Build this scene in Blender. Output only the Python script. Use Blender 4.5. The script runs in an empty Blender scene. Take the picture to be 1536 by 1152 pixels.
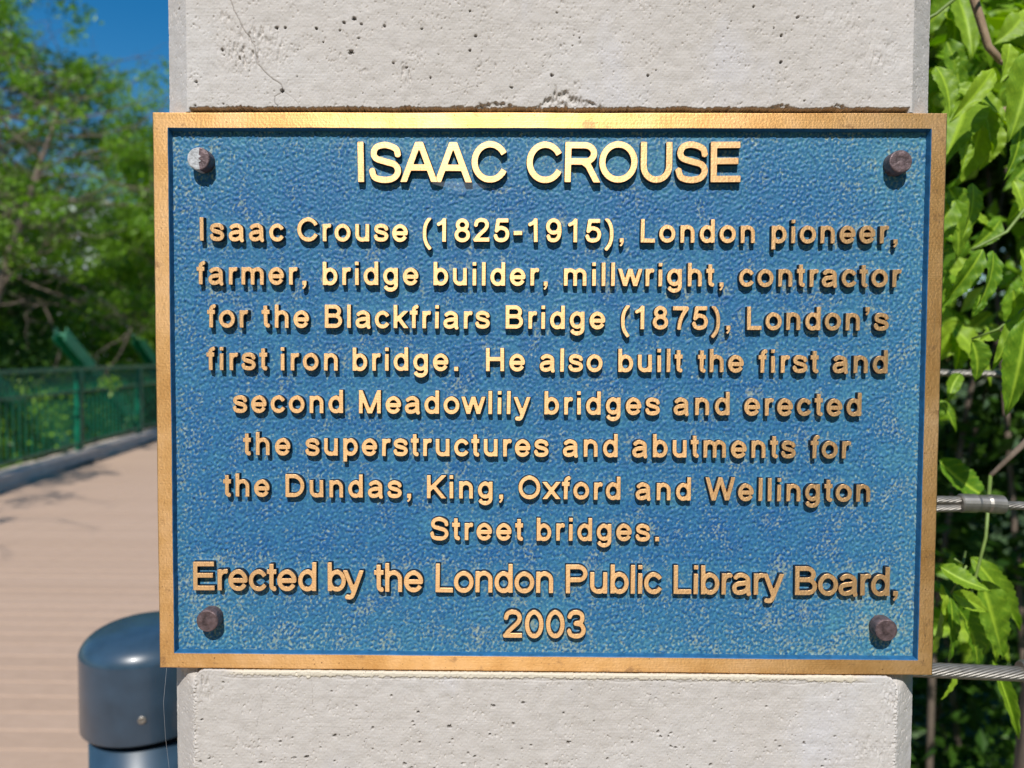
import bpy, bmesh, math, random
import numpy as np
from mathutils import Vector, Matrix, noise as mnoise
from mathutils.geometry import tessellate_polygon
PI = math.pi
R = math.radians
sc = bpy.context.scene
random.seed(7)
rng = np.random.default_rng(11)

# ------------------------------------------------------------------ camera
CZ = 1.43                                   # height of the plaque centre above the deck
cam = bpy.data.cameras.new('camera')
camo = bpy.data.objects.new('camera', cam)
sc.collection.objects.link(camo)
camo.location = (-0.01471, -0.43410, CZ + 0.02347)
camo.rotation_euler = (1.53276, -0.00496, 0.01179)
cam.sensor_width = 36
cam.lens = 26.02
cam.clip_start = 0.02
cam.clip_end = 3000
cam.dof.use_dof = True
cam.dof.focus_distance = 0.436
cam.dof.aperture_fstop = 7.0
cam.dof.aperture_blades = 0
sc.camera = camo

# ------------------------------------------------------------------ sky, sun, exposure
SUN_EL, SUN_AZ = R(47), R(-4)               # azimuth measured from -Y, negative = from the left
sd = Vector((math.sin(SUN_AZ)*math.cos(SUN_EL), -math.cos(SUN_AZ)*math.cos(SUN_EL), math.sin(SUN_EL)))
w = bpy.data.worlds.new('World')
sc.world = w
w.use_nodes = True
nt = w.node_tree
bg = nt.nodes['Background']
sky = nt.nodes.new('ShaderNodeTexSky')
sky.sky_type = 'NISHITA'
sky.sun_disc = False
sky.sun_elevation = SUN_EL
sky.sun_rotation = math.atan2(sd.x, sd.y)
sky.air_density = 1.3
sky.dust_density = 0.0
sky.ozone_density = 4.0
hs_ = nt.nodes.new('ShaderNodeHueSaturation'); hs_.inputs['Saturation'].default_value = 1.45
nt.links.new(sky.outputs[0], hs_.inputs['Color']); nt.links.new(hs_.outputs[0], bg.inputs[0])
bg.inputs[1].default_value = 0.085
sun = bpy.data.lights.new('sun', 'SUN')
sun.energy = 4.4
sun.angle = R(0.53)
sun.color = (1.0, 0.955, 0.89)
suno = bpy.data.objects.new('sun', sun)
sc.collection.objects.link(suno)
suno.rotation_euler = sd.to_track_quat('Z', 'Y').to_euler()
suno.location = (0, -5, 8)
sc.view_settings.view_transform = 'Standard'
sc.view_settings.look = 'None'
sc.view_settings.gamma = 1
sc.view_settings.exposure = 0.18

# ------------------------------------------------------------------ helpers
def tag(o, label=None, cat=None, group=None, kind=None):
    if label: o['label'] = label
    if cat: o['category'] = cat
    if group: o['group'] = group
    if kind: o['kind'] = kind
    return o

def empty(name, loc=(0, 0, 0), rz=0, **k):
    o = bpy.data.objects.new(name, None)
    o.empty_display_size = .05
    sc.collection.objects.link(o)
    o.location = loc
    o.rotation_euler = (0, 0, rz)
    return tag(o, **k)

def link(name, me, parent=None, loc=None, rot=None, **k):
    o = bpy.data.objects.new(name, me)
    sc.collection.objects.link(o)
    if parent: o.parent = parent
    if loc is not None: o.location = loc
    if rot is not None: o.rotation_euler = rot
    return tag(o, **k)

def mesh(name, V, F, mats, fm=None, smooth=False):
    me = bpy.data.meshes.new(name)
    me.from_pydata([tuple(v) for v in V], [], [tuple(f) for f in F])
    for m in (mats if isinstance(mats, (list, tuple)) else [mats]): me.materials.append(m)
    if fm is not None: me.polygons.foreach_set('material_index', np.array(fm, dtype=np.int32))
    if smooth: me.polygons.foreach_set('use_smooth', np.ones(len(me.polygons), dtype=bool))
    me.update()
    return me

def quadmesh(name, V, Q, mats, smooth=True, fm=None):
    """fast mesh from numpy arrays: V (n,3), Q (m,4)"""
    me = bpy.data.meshes.new(name)
    me.vertices.add(len(V)); me.vertices.foreach_set('co', V.astype(np.float32).ravel())
    k = Q.shape[1]
    me.loops.add(Q.size); me.loops.foreach_set('vertex_index', Q.astype(np.int32).ravel())
    me.polygons.add(len(Q))
    me.polygons.foreach_set('loop_start', np.arange(0, Q.size, k, dtype=np.int32))
    for m in (mats if isinstance(mats, (list, tuple)) else [mats]): me.materials.append(m)
    if fm is not None: me.polygons.foreach_set('material_index', fm.astype(np.int32))
    me.polygons.foreach_set('use_smooth', np.full(len(Q), smooth, dtype=bool))
    me.update(calc_edges=True); me.validate()
    return me

def fattr(me, name, arr):
    a = me.attributes.new(name, 'FLOAT', 'POINT')
    a.data.foreach_set('value', arr.astype(np.float32).ravel())

def band(shape, wl, width=.5, px=1.0, aniso=(1, 1)):
    """band-passed random field, unit variance; wl and px in the same unit; aniso stretches (rows, cols)"""
    n = rng.standard_normal(shape)
    fy = np.fft.fftfreq(shape[0], px)[:, None]*aniso[0]
    fx = np.fft.rfftfreq(shape[1], px)[None, :]*aniso[1]
    f = np.hypot(fy, fx) + 1e-9
    g = np.exp(-(np.log(f*wl)/width)**2/2)
    o = np.fft.irfft2(np.fft.rfft2(n)*g, s=shape)
    return (o - o.mean())/o.std()

def sstep(a, b, x):
    t = np.clip((x-a)/(b-a), 0, 1)
    return t*t*(3-2*t)

class MB:
    """collects boxes, tubes and lathes; build() links them as one mesh object"""
    def __init__(s): s.V = []; s.F = []; s.M = []
    def add(s, V, F, m=0):
        b = len(s.V); s.V += [tuple(v) for v in V]
        s.F += [tuple(i+b for i in f) for f in F]; s.M += [m]*len(F)
    def box(s, x0, x1, y0, y1, z0, z1, m=0):
        V = [(x, y, z) for z in (z0, z1) for y in (y0, y1) for x in (x0, x1)]
        s.add(V, [(0, 2, 3, 1), (4, 5, 7, 6), (0, 1, 5, 4), (2, 6, 7, 3), (0, 4, 6, 2), (1, 3, 7, 5)], m)
    def bar(s, a, b, wx, wz, m=0, up=Vector((0, 0, 1))):
        a = Vector(a); b = Vector(b); d = (b-a).normalized()
        r = d.cross(up).normalized()*wx/2; u = r.cross(d).normalized()*wz/2
        V = [p + i*r + j*u for p in (a, b) for i, j in ((-1, -1), (1, -1), (1, 1), (-1, 1))]
        s.add(V, [(0, 1, 2, 3), (7, 6, 5, 4), (0, 4, 5, 1), (1, 5, 6, 2), (2, 6, 7, 3), (3, 7, 4, 0)], m)
    def tube(s, pts, rad, n=8, m=0, cap=True):
        pts = [Vector(p) for p in pts]; V = []; F = []
        rad = rad if isinstance(rad, (list, tuple)) else [rad]*len(pts)
        u = None
        for i, p in enumerate(pts):
            d = (pts[min(i+1, len(pts)-1)] - pts[max(i-1, 0)]).normalized()
            if u is None: u = d.orthogonal().normalized()
            else: u = (u - d*u.dot(d)).normalized()
            v = d.cross(u)
            for k in range(n):
                a = 2*PI*k/n
                V.append(p + (u*math.cos(a) + v*math.sin(a))*rad[i])
        for i in range(len(pts)-1):
            for k in range(n):
                F.append((i*n+k, i*n+(k+1) % n, (i+1)*n+(k+1) % n, (i+1)*n+k))
        if cap:
            F.append(tuple(range(n))[::-1]); F.append(tuple((len(pts)-1)*n+k for k in range(n)))
        s.add(V, F, m)
    def lathe(s, prof, n=48, m=0, axis='z'):
        V = []; F = []
        for r, h in prof:
            for k in range(n):
                a = 2*PI*k/n
                V.append((r*math.cos(a), r*math.sin(a), h) if axis == 'z' else (r*math.cos(a), -h, r*math.sin(a)))
        for i in range(len(prof)-1):
            for k in range(n):
                F.append((i*n+k, i*n+(k+1) % n, (i+1)*n+(k+1) % n, (i+1)*n+k))
        F.append(tuple(range(n))[::-1]); F.append(tuple((len(prof)-1)*n+k for k in range(n)))
        s.add(V, F, m)
    def mesh(s, name, mats, smooth=False):
        me = mesh(name, s.V, s.F, mats, s.M, smooth)
        return me
    def build(s, name, mats, parent=None, smooth=False, loc=None, rot=None, **k):
        return link(name, s.mesh(name, mats, smooth), parent, loc, rot, **k)

# ------------------------------------------------------------------ materials
def mat(name):
    m = bpy.data.materials.new(name); m.use_nodes = True
    t = m.node_tree; b = t.nodes['Principled BSDF']
    def N(kind, **kw):
        n = t.nodes.new(kind)
        for k, v in kw.items():
            if k in n.inputs.keys(): n.inputs[k].default_value = v
            else: setattr(n, k, v)
        return n
    L = t.links.new
    return m, b, N, L

def ramp(N, L, src, stops, interp='LINEAR'):
    r = N('ShaderNodeValToRGB'); r.color_ramp.interpolation = interp
    e = r.color_ramp.elements
    while len(e) < len(stops): e.new(.5)
    for i, (p, c) in enumerate(stops):
        e[i].position = p; e[i].color = (*c, 1) if len(c) == 3 else c
    L(src, r.inputs[0]); return r.outputs[0]

def mixc(N, L, fac, a, b, mode='MIX'):
    m = N('ShaderNodeMix', data_type='RGBA', blend_type=mode)
    for s, v in ((m.inputs[0], fac), (m.inputs[6], a), (m.inputs[7], b)):
        if hasattr(v, 'links') or hasattr(v, 'is_linked'): L(v, s)
        else: s.default_value = v if isinstance(v, float) else (*v, 1)
    return m.outputs[2]

def tex(N, L, kind, scale, vec=None, stretch=None, **kw):
    n = N(kind, **kw); n.inputs['Scale'].default_value = scale
    tc = N('ShaderNodeTexCoord')
    src = tc.outputs['Object']
    if stretch:
        mp = N('ShaderNodeMapping'); mp.inputs['Scale'].default_value = stretch
        L(src, mp.inputs[0]); src = mp.outputs[0]
    L(src, n.inputs['Vector'])
    return n

def bump(N, L, h, b, strength, dist, prev=None):
    n = N('ShaderNodeBump'); n.inputs['Strength'].default_value = strength; n.inputs['Distance'].default_value = dist
    L(h, n.inputs['Height'])
    if prev is not None: L(prev, n.inputs['Normal'])
    L(n.outputs[0], b.inputs['Normal']); return n.outputs[0]

def simple(name, col, rough=.6, metal=0, var=.0, scale=20, bs=0, coat=0):
    m, b, N, L = mat(name)
    b.inputs['Roughness'].default_value = rough; b.inputs['Metallic'].default_value = metal
    b.inputs['Base Color'].default_value = (*col, 1)
    b.inputs['Coat Weight'].default_value = coat; b.inputs['Coat Roughness'].default_value = .06
    if var:
        n = tex(N, L, 'ShaderNodeTexNoise', scale, Detail=6.0)
        c = ramp(N, L, n.outputs[0], [(.3, tuple(x*(1-var) for x in col)), (.7, tuple(min(1, x*(1+var)) for x in col))])
        L(c, b.inputs['Base Color'])
        if bs: bump(N, L, n.outputs[0], b, bs, .002)
    return m

def m_bronze(name='polished_bronze', cols=((.68, .36, .12), (.80, .47, .19), (.90, .58, .30))):
    m, b, N, L = mat(name)
    b.inputs['Metallic'].default_value = 1.0
    b.inputs['Roughness'].default_value = .40
    n1 = tex(N, L, 'ShaderNodeTexNoise', 24, Detail=7.0, Roughness=.65)
    c1 = ramp(N, L, n1.outputs[0], [(.32, cols[0]), (.50, cols[1]), (.70, cols[2])])
    n2 = tex(N, L, 'ShaderNodeTexNoise', 420, Detail=3.0, Roughness=.7)
    f2 = ramp(N, L, n2.outputs[0], [(.30, (1, 1, 1)), (.36, (0, 0, 0))])
    c2 = mixc(N, L, f2, c1, (.30, .15, .07))
    n4 = tex(N, L, 'ShaderNodeTexNoise', 90, Detail=6.0, Roughness=.7, stretch=(.7, 1, .9))
    f4 = ramp(N, L, n4.outputs[0], [(.58, (0, 0, 0)), (.66, (.75, .75, .75))])
    c3 = mixc(N, L, f4, c2, (.45, .25, .12))
    L(c3, b.inputs['Base Color'])
    n3 = tex(N, L, 'ShaderNodeTexNoise', 260, Detail=4.0, Roughness=.6, stretch=(.03, 1, 5))   # brushing marks
    nr = N('ShaderNodeMapRange'); nr.inputs[3].default_value = .50; nr.inputs[4].default_value = .60
    tg = N('ShaderNodeCombineXYZ'); tg.inputs[2].default_value = 1.0; L(tg.outputs[0], b.inputs['Tangent'])
    b.inputs['Anisotropic'].default_value = .62
    L(n1.outputs[0], nr.inputs[0]); L(nr.outputs[0], b.inputs['Roughness'])
    p = bump(N, L, n3.outputs[0], b, .40, .0003)
    n5 = tex(N, L, 'ShaderNodeTexNoise', 700, Detail=3.0)
    bump(N, L, n5.outputs[0], b, .45, .0003, p)
    return m

def m_plate():
    m, b, N, L = mat('patinated_blue_paint')
    pa = N('ShaderNodeAttribute', attribute_name='patina'); dp = N('ShaderNodeAttribute', attribute_name='deep'); gr = N('ShaderNodeAttribute', attribute_name='near')
    n0 = tex(N, L, 'ShaderNodeTexNoise', 900, Detail=3.0, Roughness=.7)
    n1 = tex(N, L, 'ShaderNodeTexNoise', 260, Detail=4.0, Roughness=.65)
    base = ramp(N, L, dp.outputs['Fac'], [(.0, (.095, .275, .35)), (.45, (.038, .167, .315)), (1., (.012, .092, .29))])
    v = ramp(N, L, n1.outputs[0], [(.3, (.72, .76, .80)), (.7, (1.22, 1.2, 1.12))])
    base = mixc(N, L, 1.0, base, v, 'MULTIPLY')
    ad = N('ShaderNodeMath', operation='MULTIPLY_ADD'); L(n0.outputs[0], ad.inputs[0]); ad.inputs[1].default_value = .6; 
    L(pa.outputs['Fac'], ad.inputs[2])
    f = ramp(N, L, ad.outputs[0], [(.73, (0, 0, 0)), (1.0, (.7, .7, .7))])
    tan = ramp(N, L, n1.outputs[0], [(.35, (.20, .33, .30)), (.6, (.40, .42, .30))])
    c = mixc(N, L, f, base, tan)
    rim = ramp(N, L, gr.outputs['Fac'], [(.45, (0, 0, 0)), (.9, (.55, .55, .55))])
    c = mixc(N, L, rim, c, (.03, .20, .42))
    n9 = tex(N, L, 'ShaderNodeTexVoronoi', 330)
    f9 = ramp(N, L, n9.outputs['Distance'], [(.08, (.75, .75, .75)), (.16, (0, 0, 0))])
    n8 = tex(N, L, 'ShaderNodeTexNoise', 60)
    f8 = ramp(N, L, n8.outputs[0], [(.5, (0, 0, 0)), (.62, (1, 1, 1))])
    ff = mixc(N, L, 1.0, f9, f8, 'MULTIPLY')
    c = mixc(N, L, ff, c, (.012, .03, .05))
    L(c, b.inputs['Base Color'])
    b.inputs['Roughness'].default_value = .5
    b.inputs['Specular IOR Level'].default_value = .3
    bump(N, L, n0.outputs[0], b, .55, .0004)
    return m

def m_concrete():
    m, b, N, L = mat('painted_concrete')
    n1 = tex(N, L, 'ShaderNodeTexNoise', 6, Detail=6.0, Roughness=.6)
    c = ramp(N, L, n1.outputs[0], [(.3, (.475, .440, .41)), (.5, (.515, .480, .455)), (.7, (.545, .525, .515))])
    n2 = tex(N, L, 'ShaderNodeTexNoise', 120, Detail=8.0, Roughness=.75)
    v = ramp(N, L, n2.outputs[0], [(.25, (.86, .86, .85)), (.5, (1, 1, 1)), (.75, (1.07, 1.07, 1.07))])
    c = mixc(N, L, 1.0, c, v, 'MULTIPLY')
    st = tex(N, L, 'ShaderNodeTexNoise', 14, Detail=5.0, Roughness=.6, stretch=(1, 1, .5))
    fs = ramp(N, L, st.outputs[0], [(.56, (0, 0, 0)), (.68, (.35, .35, .35))])
    c = mixc(N, L, fs, c, (.56, .56, .62))
    lip = N('ShaderNodeAttribute', attribute_name='lip')
    c = mixc(N, L, lip.outputs['Fac'], c, (.62, .56, .46))
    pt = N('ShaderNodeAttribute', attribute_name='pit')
    c = mixc(N, L, pt.outputs['Fac'], c, (.045, .030, .024))  # dark colour adds painted shade inside holes and the gap
    L(c, b.inputs['Base Color']); b.inputs['Roughness'].default_value = .78
    b.inputs['Specular IOR Level'].default_value = .3
    n3 = tex(N, L, 'ShaderNodeTexNoise', 330, Detail=5.0, Roughness=.6, stretch=(.06, 1, 2.2))    # brush strokes of the paint
    p = bump(N, L, n3.outputs[0], b, .33, .0006)
    n4 = tex(N, L, 'ShaderNodeTexNoise', 500, Detail=4.0, Roughness=.7)
    bump(N, L, n4.outputs[0], b, .16, .0005, p)
    return m

def m_leaf(name, c0, c1, trans=.35, vein=False, rough=.42):
    m, b, N, L = mat(name)
    inf = N('ShaderNodeObjectInfo')
    n = tex(N, L, 'ShaderNodeTexNoise', 30 if vein else 1.2, Detail=3.0)
    if not vein:
        gi = N('ShaderNodeNewGeometry'); src = gi.outputs['Random Per Island']
    else: src = inf.outputs['Random']
    a = N('ShaderNodeMath', operation='MULTIPLY_ADD'); a.inputs[1].default_value = .5
    L(n.outputs[0], a.inputs[0])
    h = N('ShaderNodeMath', operation='MULTIPLY'); h.inputs[1].default_value = .5; L(src, h.inputs[0]); L(h.outputs[0], a.inputs[2])
    c = ramp(N, L, a.outputs[0], [(.15, c0), (.85, c1)])
    if vein:
        va = N('ShaderNodeAttribute', attribute_name='vein')
        c = mixc(N, L, va.outputs['Fac'], c, tuple(min(1, x*1.25+.01) for x in c1))
        bump(N, L, va.outputs['Fac'], b, -.5, .0008)
    L(c, b.inputs['Base Color'])
    b.inputs['Roughness'].default_value = rough
    b.inputs['Specular IOR Level'].default_value = .4
    t = N('ShaderNodeBsdfTranslucent'); 
    hs = N('ShaderNodeHueSaturation'); hs.inputs['Saturation'].default_value = 1.15; hs.inputs['Value'].default_value = 1.5
    L(c, hs.inputs['Color']); L(hs.outputs[0], t.inputs['Color'])
    ms = N('ShaderNodeMixShader'); ms.inputs[0].default_value = trans
    out = [x for x in m.node_tree.nodes if x.type == 'OUTPUT_MATERIAL'][0]
    L(b.outputs[0], ms.inputs[1]); L(t.outputs[0], ms.inputs[2]); L(ms.outputs[0], out.inputs[0])
    return m

def m_bark(name, c0, c1, scale=60):
    m, b, N, L = mat(name)
    n = tex(N, L, 'ShaderNodeTexNoise', scale, Detail=6.0, Roughness=.7, stretch=(1, 1, .3))
    c = ramp(N, L, n.outputs[0], [(.3, c0), (.7, c1)])
    L(c, b.inputs['Base Color']); b.inputs['Roughness'].default_value = .85
    bump(N, L, n.outputs[0], b, .5, .004)
    return m

def m_deck():
    m, b, N, L = mat('deck_boards')
    inf = N('ShaderNodeObjectInfo')
    c0 = ramp(N, L, inf.outputs['Random'], [(0, (.47, .33, .24)), (.5, (.485, .342, .25)), (1, (.50, .355, .262))])
    n = tex(N, L, 'ShaderNodeTexNoise', 12, Detail=9.0, Roughness=.8, stretch=(.8, 4, 1))
    v = ramp(N, L, n.outputs[0], [(.25, (.80, .78, .76)), (.75, (1.12, 1.12, 1.12))])
    c = mixc(N, L, 1.0, c0, v, 'MULTIPLY')
    L(c, b.inputs['Base Color']); b.inputs['Roughness'].default_value = .75
    bump(N, L, n.outputs[0], b, .3, .002)
    return m

M_bronze = m_bronze(); M_letter = m_bronze('worn_letter_bronze', ((.68, .39, .17), (.82, .52, .26), (.90, .62, .36))); M_plate = m_plate(); M_conc = m_concrete()
M_side = simple('dark_blue_side_paint', (.006, .012, .022), .6, var=.3, scale=300)  # navy paint, taken extra dark to deepen shade on the letter sides
M_rim = simple('blue_wall_paint', (.015, .11, .25), .5, var=.25, scale=200, bs=.2)
M_bolt = simple('weathered_bolt_metal', (.13, .09, .095), .5, .35, var=.55, scale=260, bs=.5)
M_boltg = simple('paint_splashed_bolt', (.42, .43, .45), .6, .0, var=.35, scale=400, bs=.4)
M_bol = simple('slate_blue_gloss_paint', (.028, .060, .100), .34, var=.16, scale=40, coat=.35)
M_steel = simple('stainless_steel', (.33, .31, .285), .48, .85, var=.2, scale=150)
M_black = simple('black_gap', (.01, .01, .012), .7)
M_green = simple('dark_green_paint', (.005, .14, .08), .35, var=.2, scale=8)
M_green2 = simple('bright_green_paint', (.008, .32, .15), .4, var=.2, scale=6)
M_kerb = simple('kerb_concrete', (.56, .48, .42), .85, var=.15, scale=6, bs=.3)
M_deck = m_deck()
M_soil = simple('forest_floor', (.035, .04, .018), .95, var=.5, scale=1.5, bs=.4)
M_grass = simple('grassy_bank', (.05, .09, .02), .95, var=.5, scale=.8, bs=.4)
M_lv = m_leaf('maple_leaf', (.065, .20, .010), (.34, .50, .035), .36, True, .52)
M_lvd = m_leaf('maple_leaf_far', (.09, .24, .010), (.30, .48, .030), .36)
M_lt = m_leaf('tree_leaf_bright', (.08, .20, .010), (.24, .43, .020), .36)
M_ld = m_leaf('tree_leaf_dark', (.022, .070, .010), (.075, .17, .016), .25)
M_bark = m_bark('grey_brown_bark', (.10, .075, .055), (.26, .20, .16), 30)
M_twig = m_bark('tan_twig', (.20, .13, .08), (.42, .30, .20), 120)
M_twigg = simple('green_twig', (.16, .24, .05), .5, var=.2, scale=100)
M_white = simple('white_render', (.75, .76, .78), .8, var=.05, scale=.3)
M_glass = simple('dark_window_glass', (.04, .06, .09), .1)
M_web = simple('spider_silk', (.40, .40, .42), .3)

# ------------------------------------------------------------------ ground, deck, kerb
gm = MB(); gm.add([(-600, -300, -.55), (600, -300, -.55), (600, 900, -.55), (-600, 900, -.55)], [(0, 1, 2, 3)])
gm.build('ground', M_grass, kind='structure')
# the deck runs along the railing line X = -4.477 - .146 Y
def fx(y): return -4.477 - .146*y
deck = empty('bridge_deck', (0, 0, 0), kind='structure')
bm_ = MB(); bm_.add([(fx(-3)-.1, -3, -.06), (.62, -3, -.06), (.62, 40, -.06), (fx(40)-.1, 40, -.06), (fx(-3)-.1, -3, -.3), (.62, -3, -.3), (.62, 40, -.3), (fx(40)-.1, 40, -.3)],
    [(0, 1, 2, 3), (4, 7, 6, 5), (0, 4, 5, 1), (1, 5, 6, 2), (2, 6, 7, 3), (3, 7, 4, 0)])
bm_.build('deck_slab', M_black, deck)
PW, PG = .140, .004
def plank_mesh(x0, x1):
    h = PW/2 - PG/2; c = .003; n = 10
    V = []; F = []
    prof = [(-h, -.056), (-h, -c), (-h+c, 0), (h-c, 0), (h, -c), (h, -.056)]
    for i in range(2):
        x = (x0, x1)[i]
        V += [(x, a, b) for a, b in prof]
    k = len(prof)
    F = [(j, j+1, k+j+1, k+j) for j in range(k-1)] + [tuple(range(k))[::-1], tuple(range(k, 2*k))]
    return mesh('plank', V, F, M_deck)
pm_cache = {}
for i in range(270):
    y = -2.9 + i*PW
    if y > 34: break
    key = i//18
    if key not in pm_cache: pm_cache[key] = plank_mesh(fx(-2.9+key*18*PW + 9*PW) - .0, .60)
    link('plank', pm_cache[key], deck, (0, y, random.uniform(-.0012, .0008)), (0, 0, 0))
kb = MB()
def fpt(y, off, z): return (fx(y)+off*.99, y+off*.146, z)
V = []; F = []
prof = [(.0, 0.001), (.0, .13), (-.02, .15), (-.23, .15), (-.25, .13), (-.25, -.3)]
ys = list(range(-3, 41, 2))
for y in ys:
    V += [fpt(y, a, b) for a, b in prof]
k = len(prof)
for i in range(len(ys)-1):
    F += [(i*k+j, i*k+j+1, (i+1)*k+j+1, (i+1)*k+j) for j in range(k-1)]
kb.add(V, F); kb.build('kerb', M_kerb, kind='structure')

# ------------------------------------------------------------------ railing along the deck
rail = empty('green_railing', fpt(0, -.12, .15), label='dark green metal railing with interlaced arches along the deck kerb', cat='railing')
ro = Vector(rail.location)
def P(y, z, off=-.12): return Vector(fpt(y, off, z)) - ro
RH = 1.25
Y0, Y1 = 2.0, 30.0
a = MB(); a.bar(P(Y0, RH), P(Y1, RH), .07, .045); a.build('top_rail', M_green, rail)
a = MB(); a.bar(P(Y0, RH-.30), P(Y1, RH-.30), .03, .03); a.build('middle_rail', M_green, rail)
a = MB(); a.bar(P(Y0, .24), P(Y1, .24), .04, .035); a.build('bottom_rail', M_green, rail)
pm = MB(); pm.box(-.04, .04, -.04, .04, .0, RH-.17); pme = pm.mesh('post', M_green)
y = 2.9
while y < 30:
    link('post', pme, rail, P(y, .15)); y += 2.2
bs = .135
bmm = MB(); bmm.bar((0, 0, .256), (0, 0, RH-.315), .015, .015, up=Vector((0, 1, 0))); bme = bmm.mesh('baluster', M_green)
am = MB()
for s_ in (-1, 1):
    pts = []
    for q in range(9):
        t = q/8*PI/2
        pts.append((0, s_*bs*(1-math.cos(t)) - .0, -.285 + .262*math.sin(t)))
    pts = [(s_*.006, p[1], p[2]) for p in pts]
    am.tube(pts, .009, 5)
ame = am.mesh('arch', M_green)
nb = int((24-2.05)/bs)
for i in range(nb):
    yy = 2.05 + i*bs
    link('baluster', bme, rail, P(yy, 0) + Vector((0, 0, 0)))
    link('arch', ame, rail, P(yy, RH), (0, 0, R(8.3)))
# diagonal members of the truss outside the railing
for i, y in enumerate((7.2, 10.08, 12.99, 15.9, 18.8)):
    t = Vector(fpt(y, -.6, 1.73)); b = Vector(fpt(y+2.9, -.6, .15))
    br = MB(); d = (b-t)
    br.bar((0, 0, 0), d, .15, .02); 
    side = Vector((.99, .146, 0))*.07
    br.bar(-side, d-side, .012, .20); br.bar(side, d+side, .012, .20)
    o = br.build('truss_brace', M_green2, loc=t, group='green diagonal truss braces behind the railing')
    lab = ['bright green diagonal truss brace behind the railing, nearest one', 'bright green diagonal brace rising above the dark railing, left one in view',
           'bright green diagonal brace above the railing, close beside the plaque edge', 'green diagonal truss brace behind the railing, fourth from the front', 'green diagonal truss brace behind the railing, farthest one'][i]
    tag(o, lab, 'truss brace')

# ------------------------------------------------------------------ pillar
HW, CH = .2290, .0195                         # half width, chamfer
HWL, CHL = .2290, .0185
PXG = .00042
def face_grid(z0, z1, lower):
    nx = int(2*HW/PXG)+1; nz = int((z1-z0)/PXG)+1
    x = np.linspace(-HW, HW, nx); z = np.linspace(z0, z1, nz)
    X, Z = np.meshgrid(x, z)
    y = np.maximum(0, np.abs(X)-(HW-CH))*1.0            # chamfer at 45 degrees
    pit = np.zeros_like(X); lip = np.zeros_like(X); d = np.zeros_like(X)
    fade = sstep(0, .006, (Z-z0) if lower else (z1-Z))
    # surface waviness and trowel marks
    d += .00010*band(X.shape, .020, .6, PXG) + .00005*band(X.shape, .0035, .5, PXG, (1, .3))
    # shallow scuffs: clustered rough flakes
    reg = band(X.shape, .03, .5, PXG)
    fl = band(X.shape, .0042, .6, PXG, (1.4, .7))
    sc_ = sstep(1.5 if not lower else 1.7, 2.6, fl + .35*reg)
    d += sc_*.00055
    # air holes
    npit = 190 if not lower else 330
    for i in range(npit):
        cx = rng.uniform(-HW+.012, HW-.012); cz = rng.uniform(z0, z1)
        r = .00018 + .00062*rng.random()**4.0
        if lower and rng.random() < .5: cz = z0 + (z1-z0)*rng.random()*.55
        ix = int((cx+HW)/PXG); iz = int((cz-z0)/PXG); k = int(r/PXG*2.2)+3
        i0, i1, j0, j1 = max(iz-k, 0), min(iz+k, nz), max(ix-k, 0), min(ix+k, nx)
        if i1 <= i0 or j1 <= j0: continue
        ang = rng.uniform(-.5, .5); el = rng.uniform(.7, 1.3)
        dx = X[i0:i1, j0:j1]-cx; dz = Z[i0:i1, j0:j1]-cz
        u = (dx*math.cos(ang)+dz*math.sin(ang))*el; v = (-dx*math.sin(ang)+dz*math.cos(ang))/el
        q = np.hypot(u, v)/r
        dep = sstep(1.5, .75, q)
        d[i0:i1, j0:j1] += dep*min(r*1.8, .0016)
        pit[i0:i1, j0:j1] = np.maximum(pit[i0:i1, j0:j1], sstep(1.2, .6, q)*.75)
    return X, Z, y, d, pit, lip, fade

def crack(X, Z, d, pit, pts, wd, dep=.0006, dark=.6, jit=.0008):
    """a fine wandering crack through pts"""
    P2 = []
    for (a, b) in zip(pts[:-1], pts[1:]):
        n = max(2, int(math.hypot(b[0]-a[0], b[1]-a[1])/.002))
        for i in range(n):
            t = i/n; P2.append((a[0]+(b[0]-a[0])*t+rng.normal()*jit*.5, a[1]+(b[1]-a[1])*t))
    P2.append(pts[-1])
    best = np.full(X.shape, 1.0)
    z0, x0 = Z[0, 0], X[0, 0]
    for (a, b) in zip(P2[:-1], P2[1:]):
        j0 = max(0, int((min(a[0], b[0])-.002-x0)/PXG)); j1 = int((max(a[0], b[0])+.002-x0)/PXG)+1
        i0 = max(0, int((min(a[1], b[1])-.002-z0)/PXG)); i1 = int((max(a[1], b[1])+.002-z0)/PXG)+1
        if i1 <= i0 or j1 <= j0: continue
        xx = X[i0:i1, j0:j1]; zz = Z[i0:i1, j0:j1]
        if xx.size == 0: continue
        vx, vz = b[0]-a[0], b[1]-a[1]; t = np.clip(((xx-a[0])*vx+(zz-a[1])*vz)/(vx*vx+vz*vz+1e-12), 0, 1)
        q = np.hypot(xx-a[0]-vx*t, zz-a[1]-vz*t)
        best[i0:i1, j0:j1] = np.minimum(best[i0:i1, j0:j1], q)
    g = sstep(wd*1.6, wd*.3, best)
    d += g*dep; np.maximum(pit, g*dark, out=pit)

def grid_quads(nz, nx):
    i = np.arange(nz-1)[:, None]*nx + np.arange(nx-1)[None, :]
    return np.stack([i, i+1, i+nx+1, i+nx], -1).reshape(-1, 4)

pillar = empty('concrete_pillar', (0, .15, 0), label='pale painted concrete pillar with chamfered corners carrying the blue plaque', cat='pillar')
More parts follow.
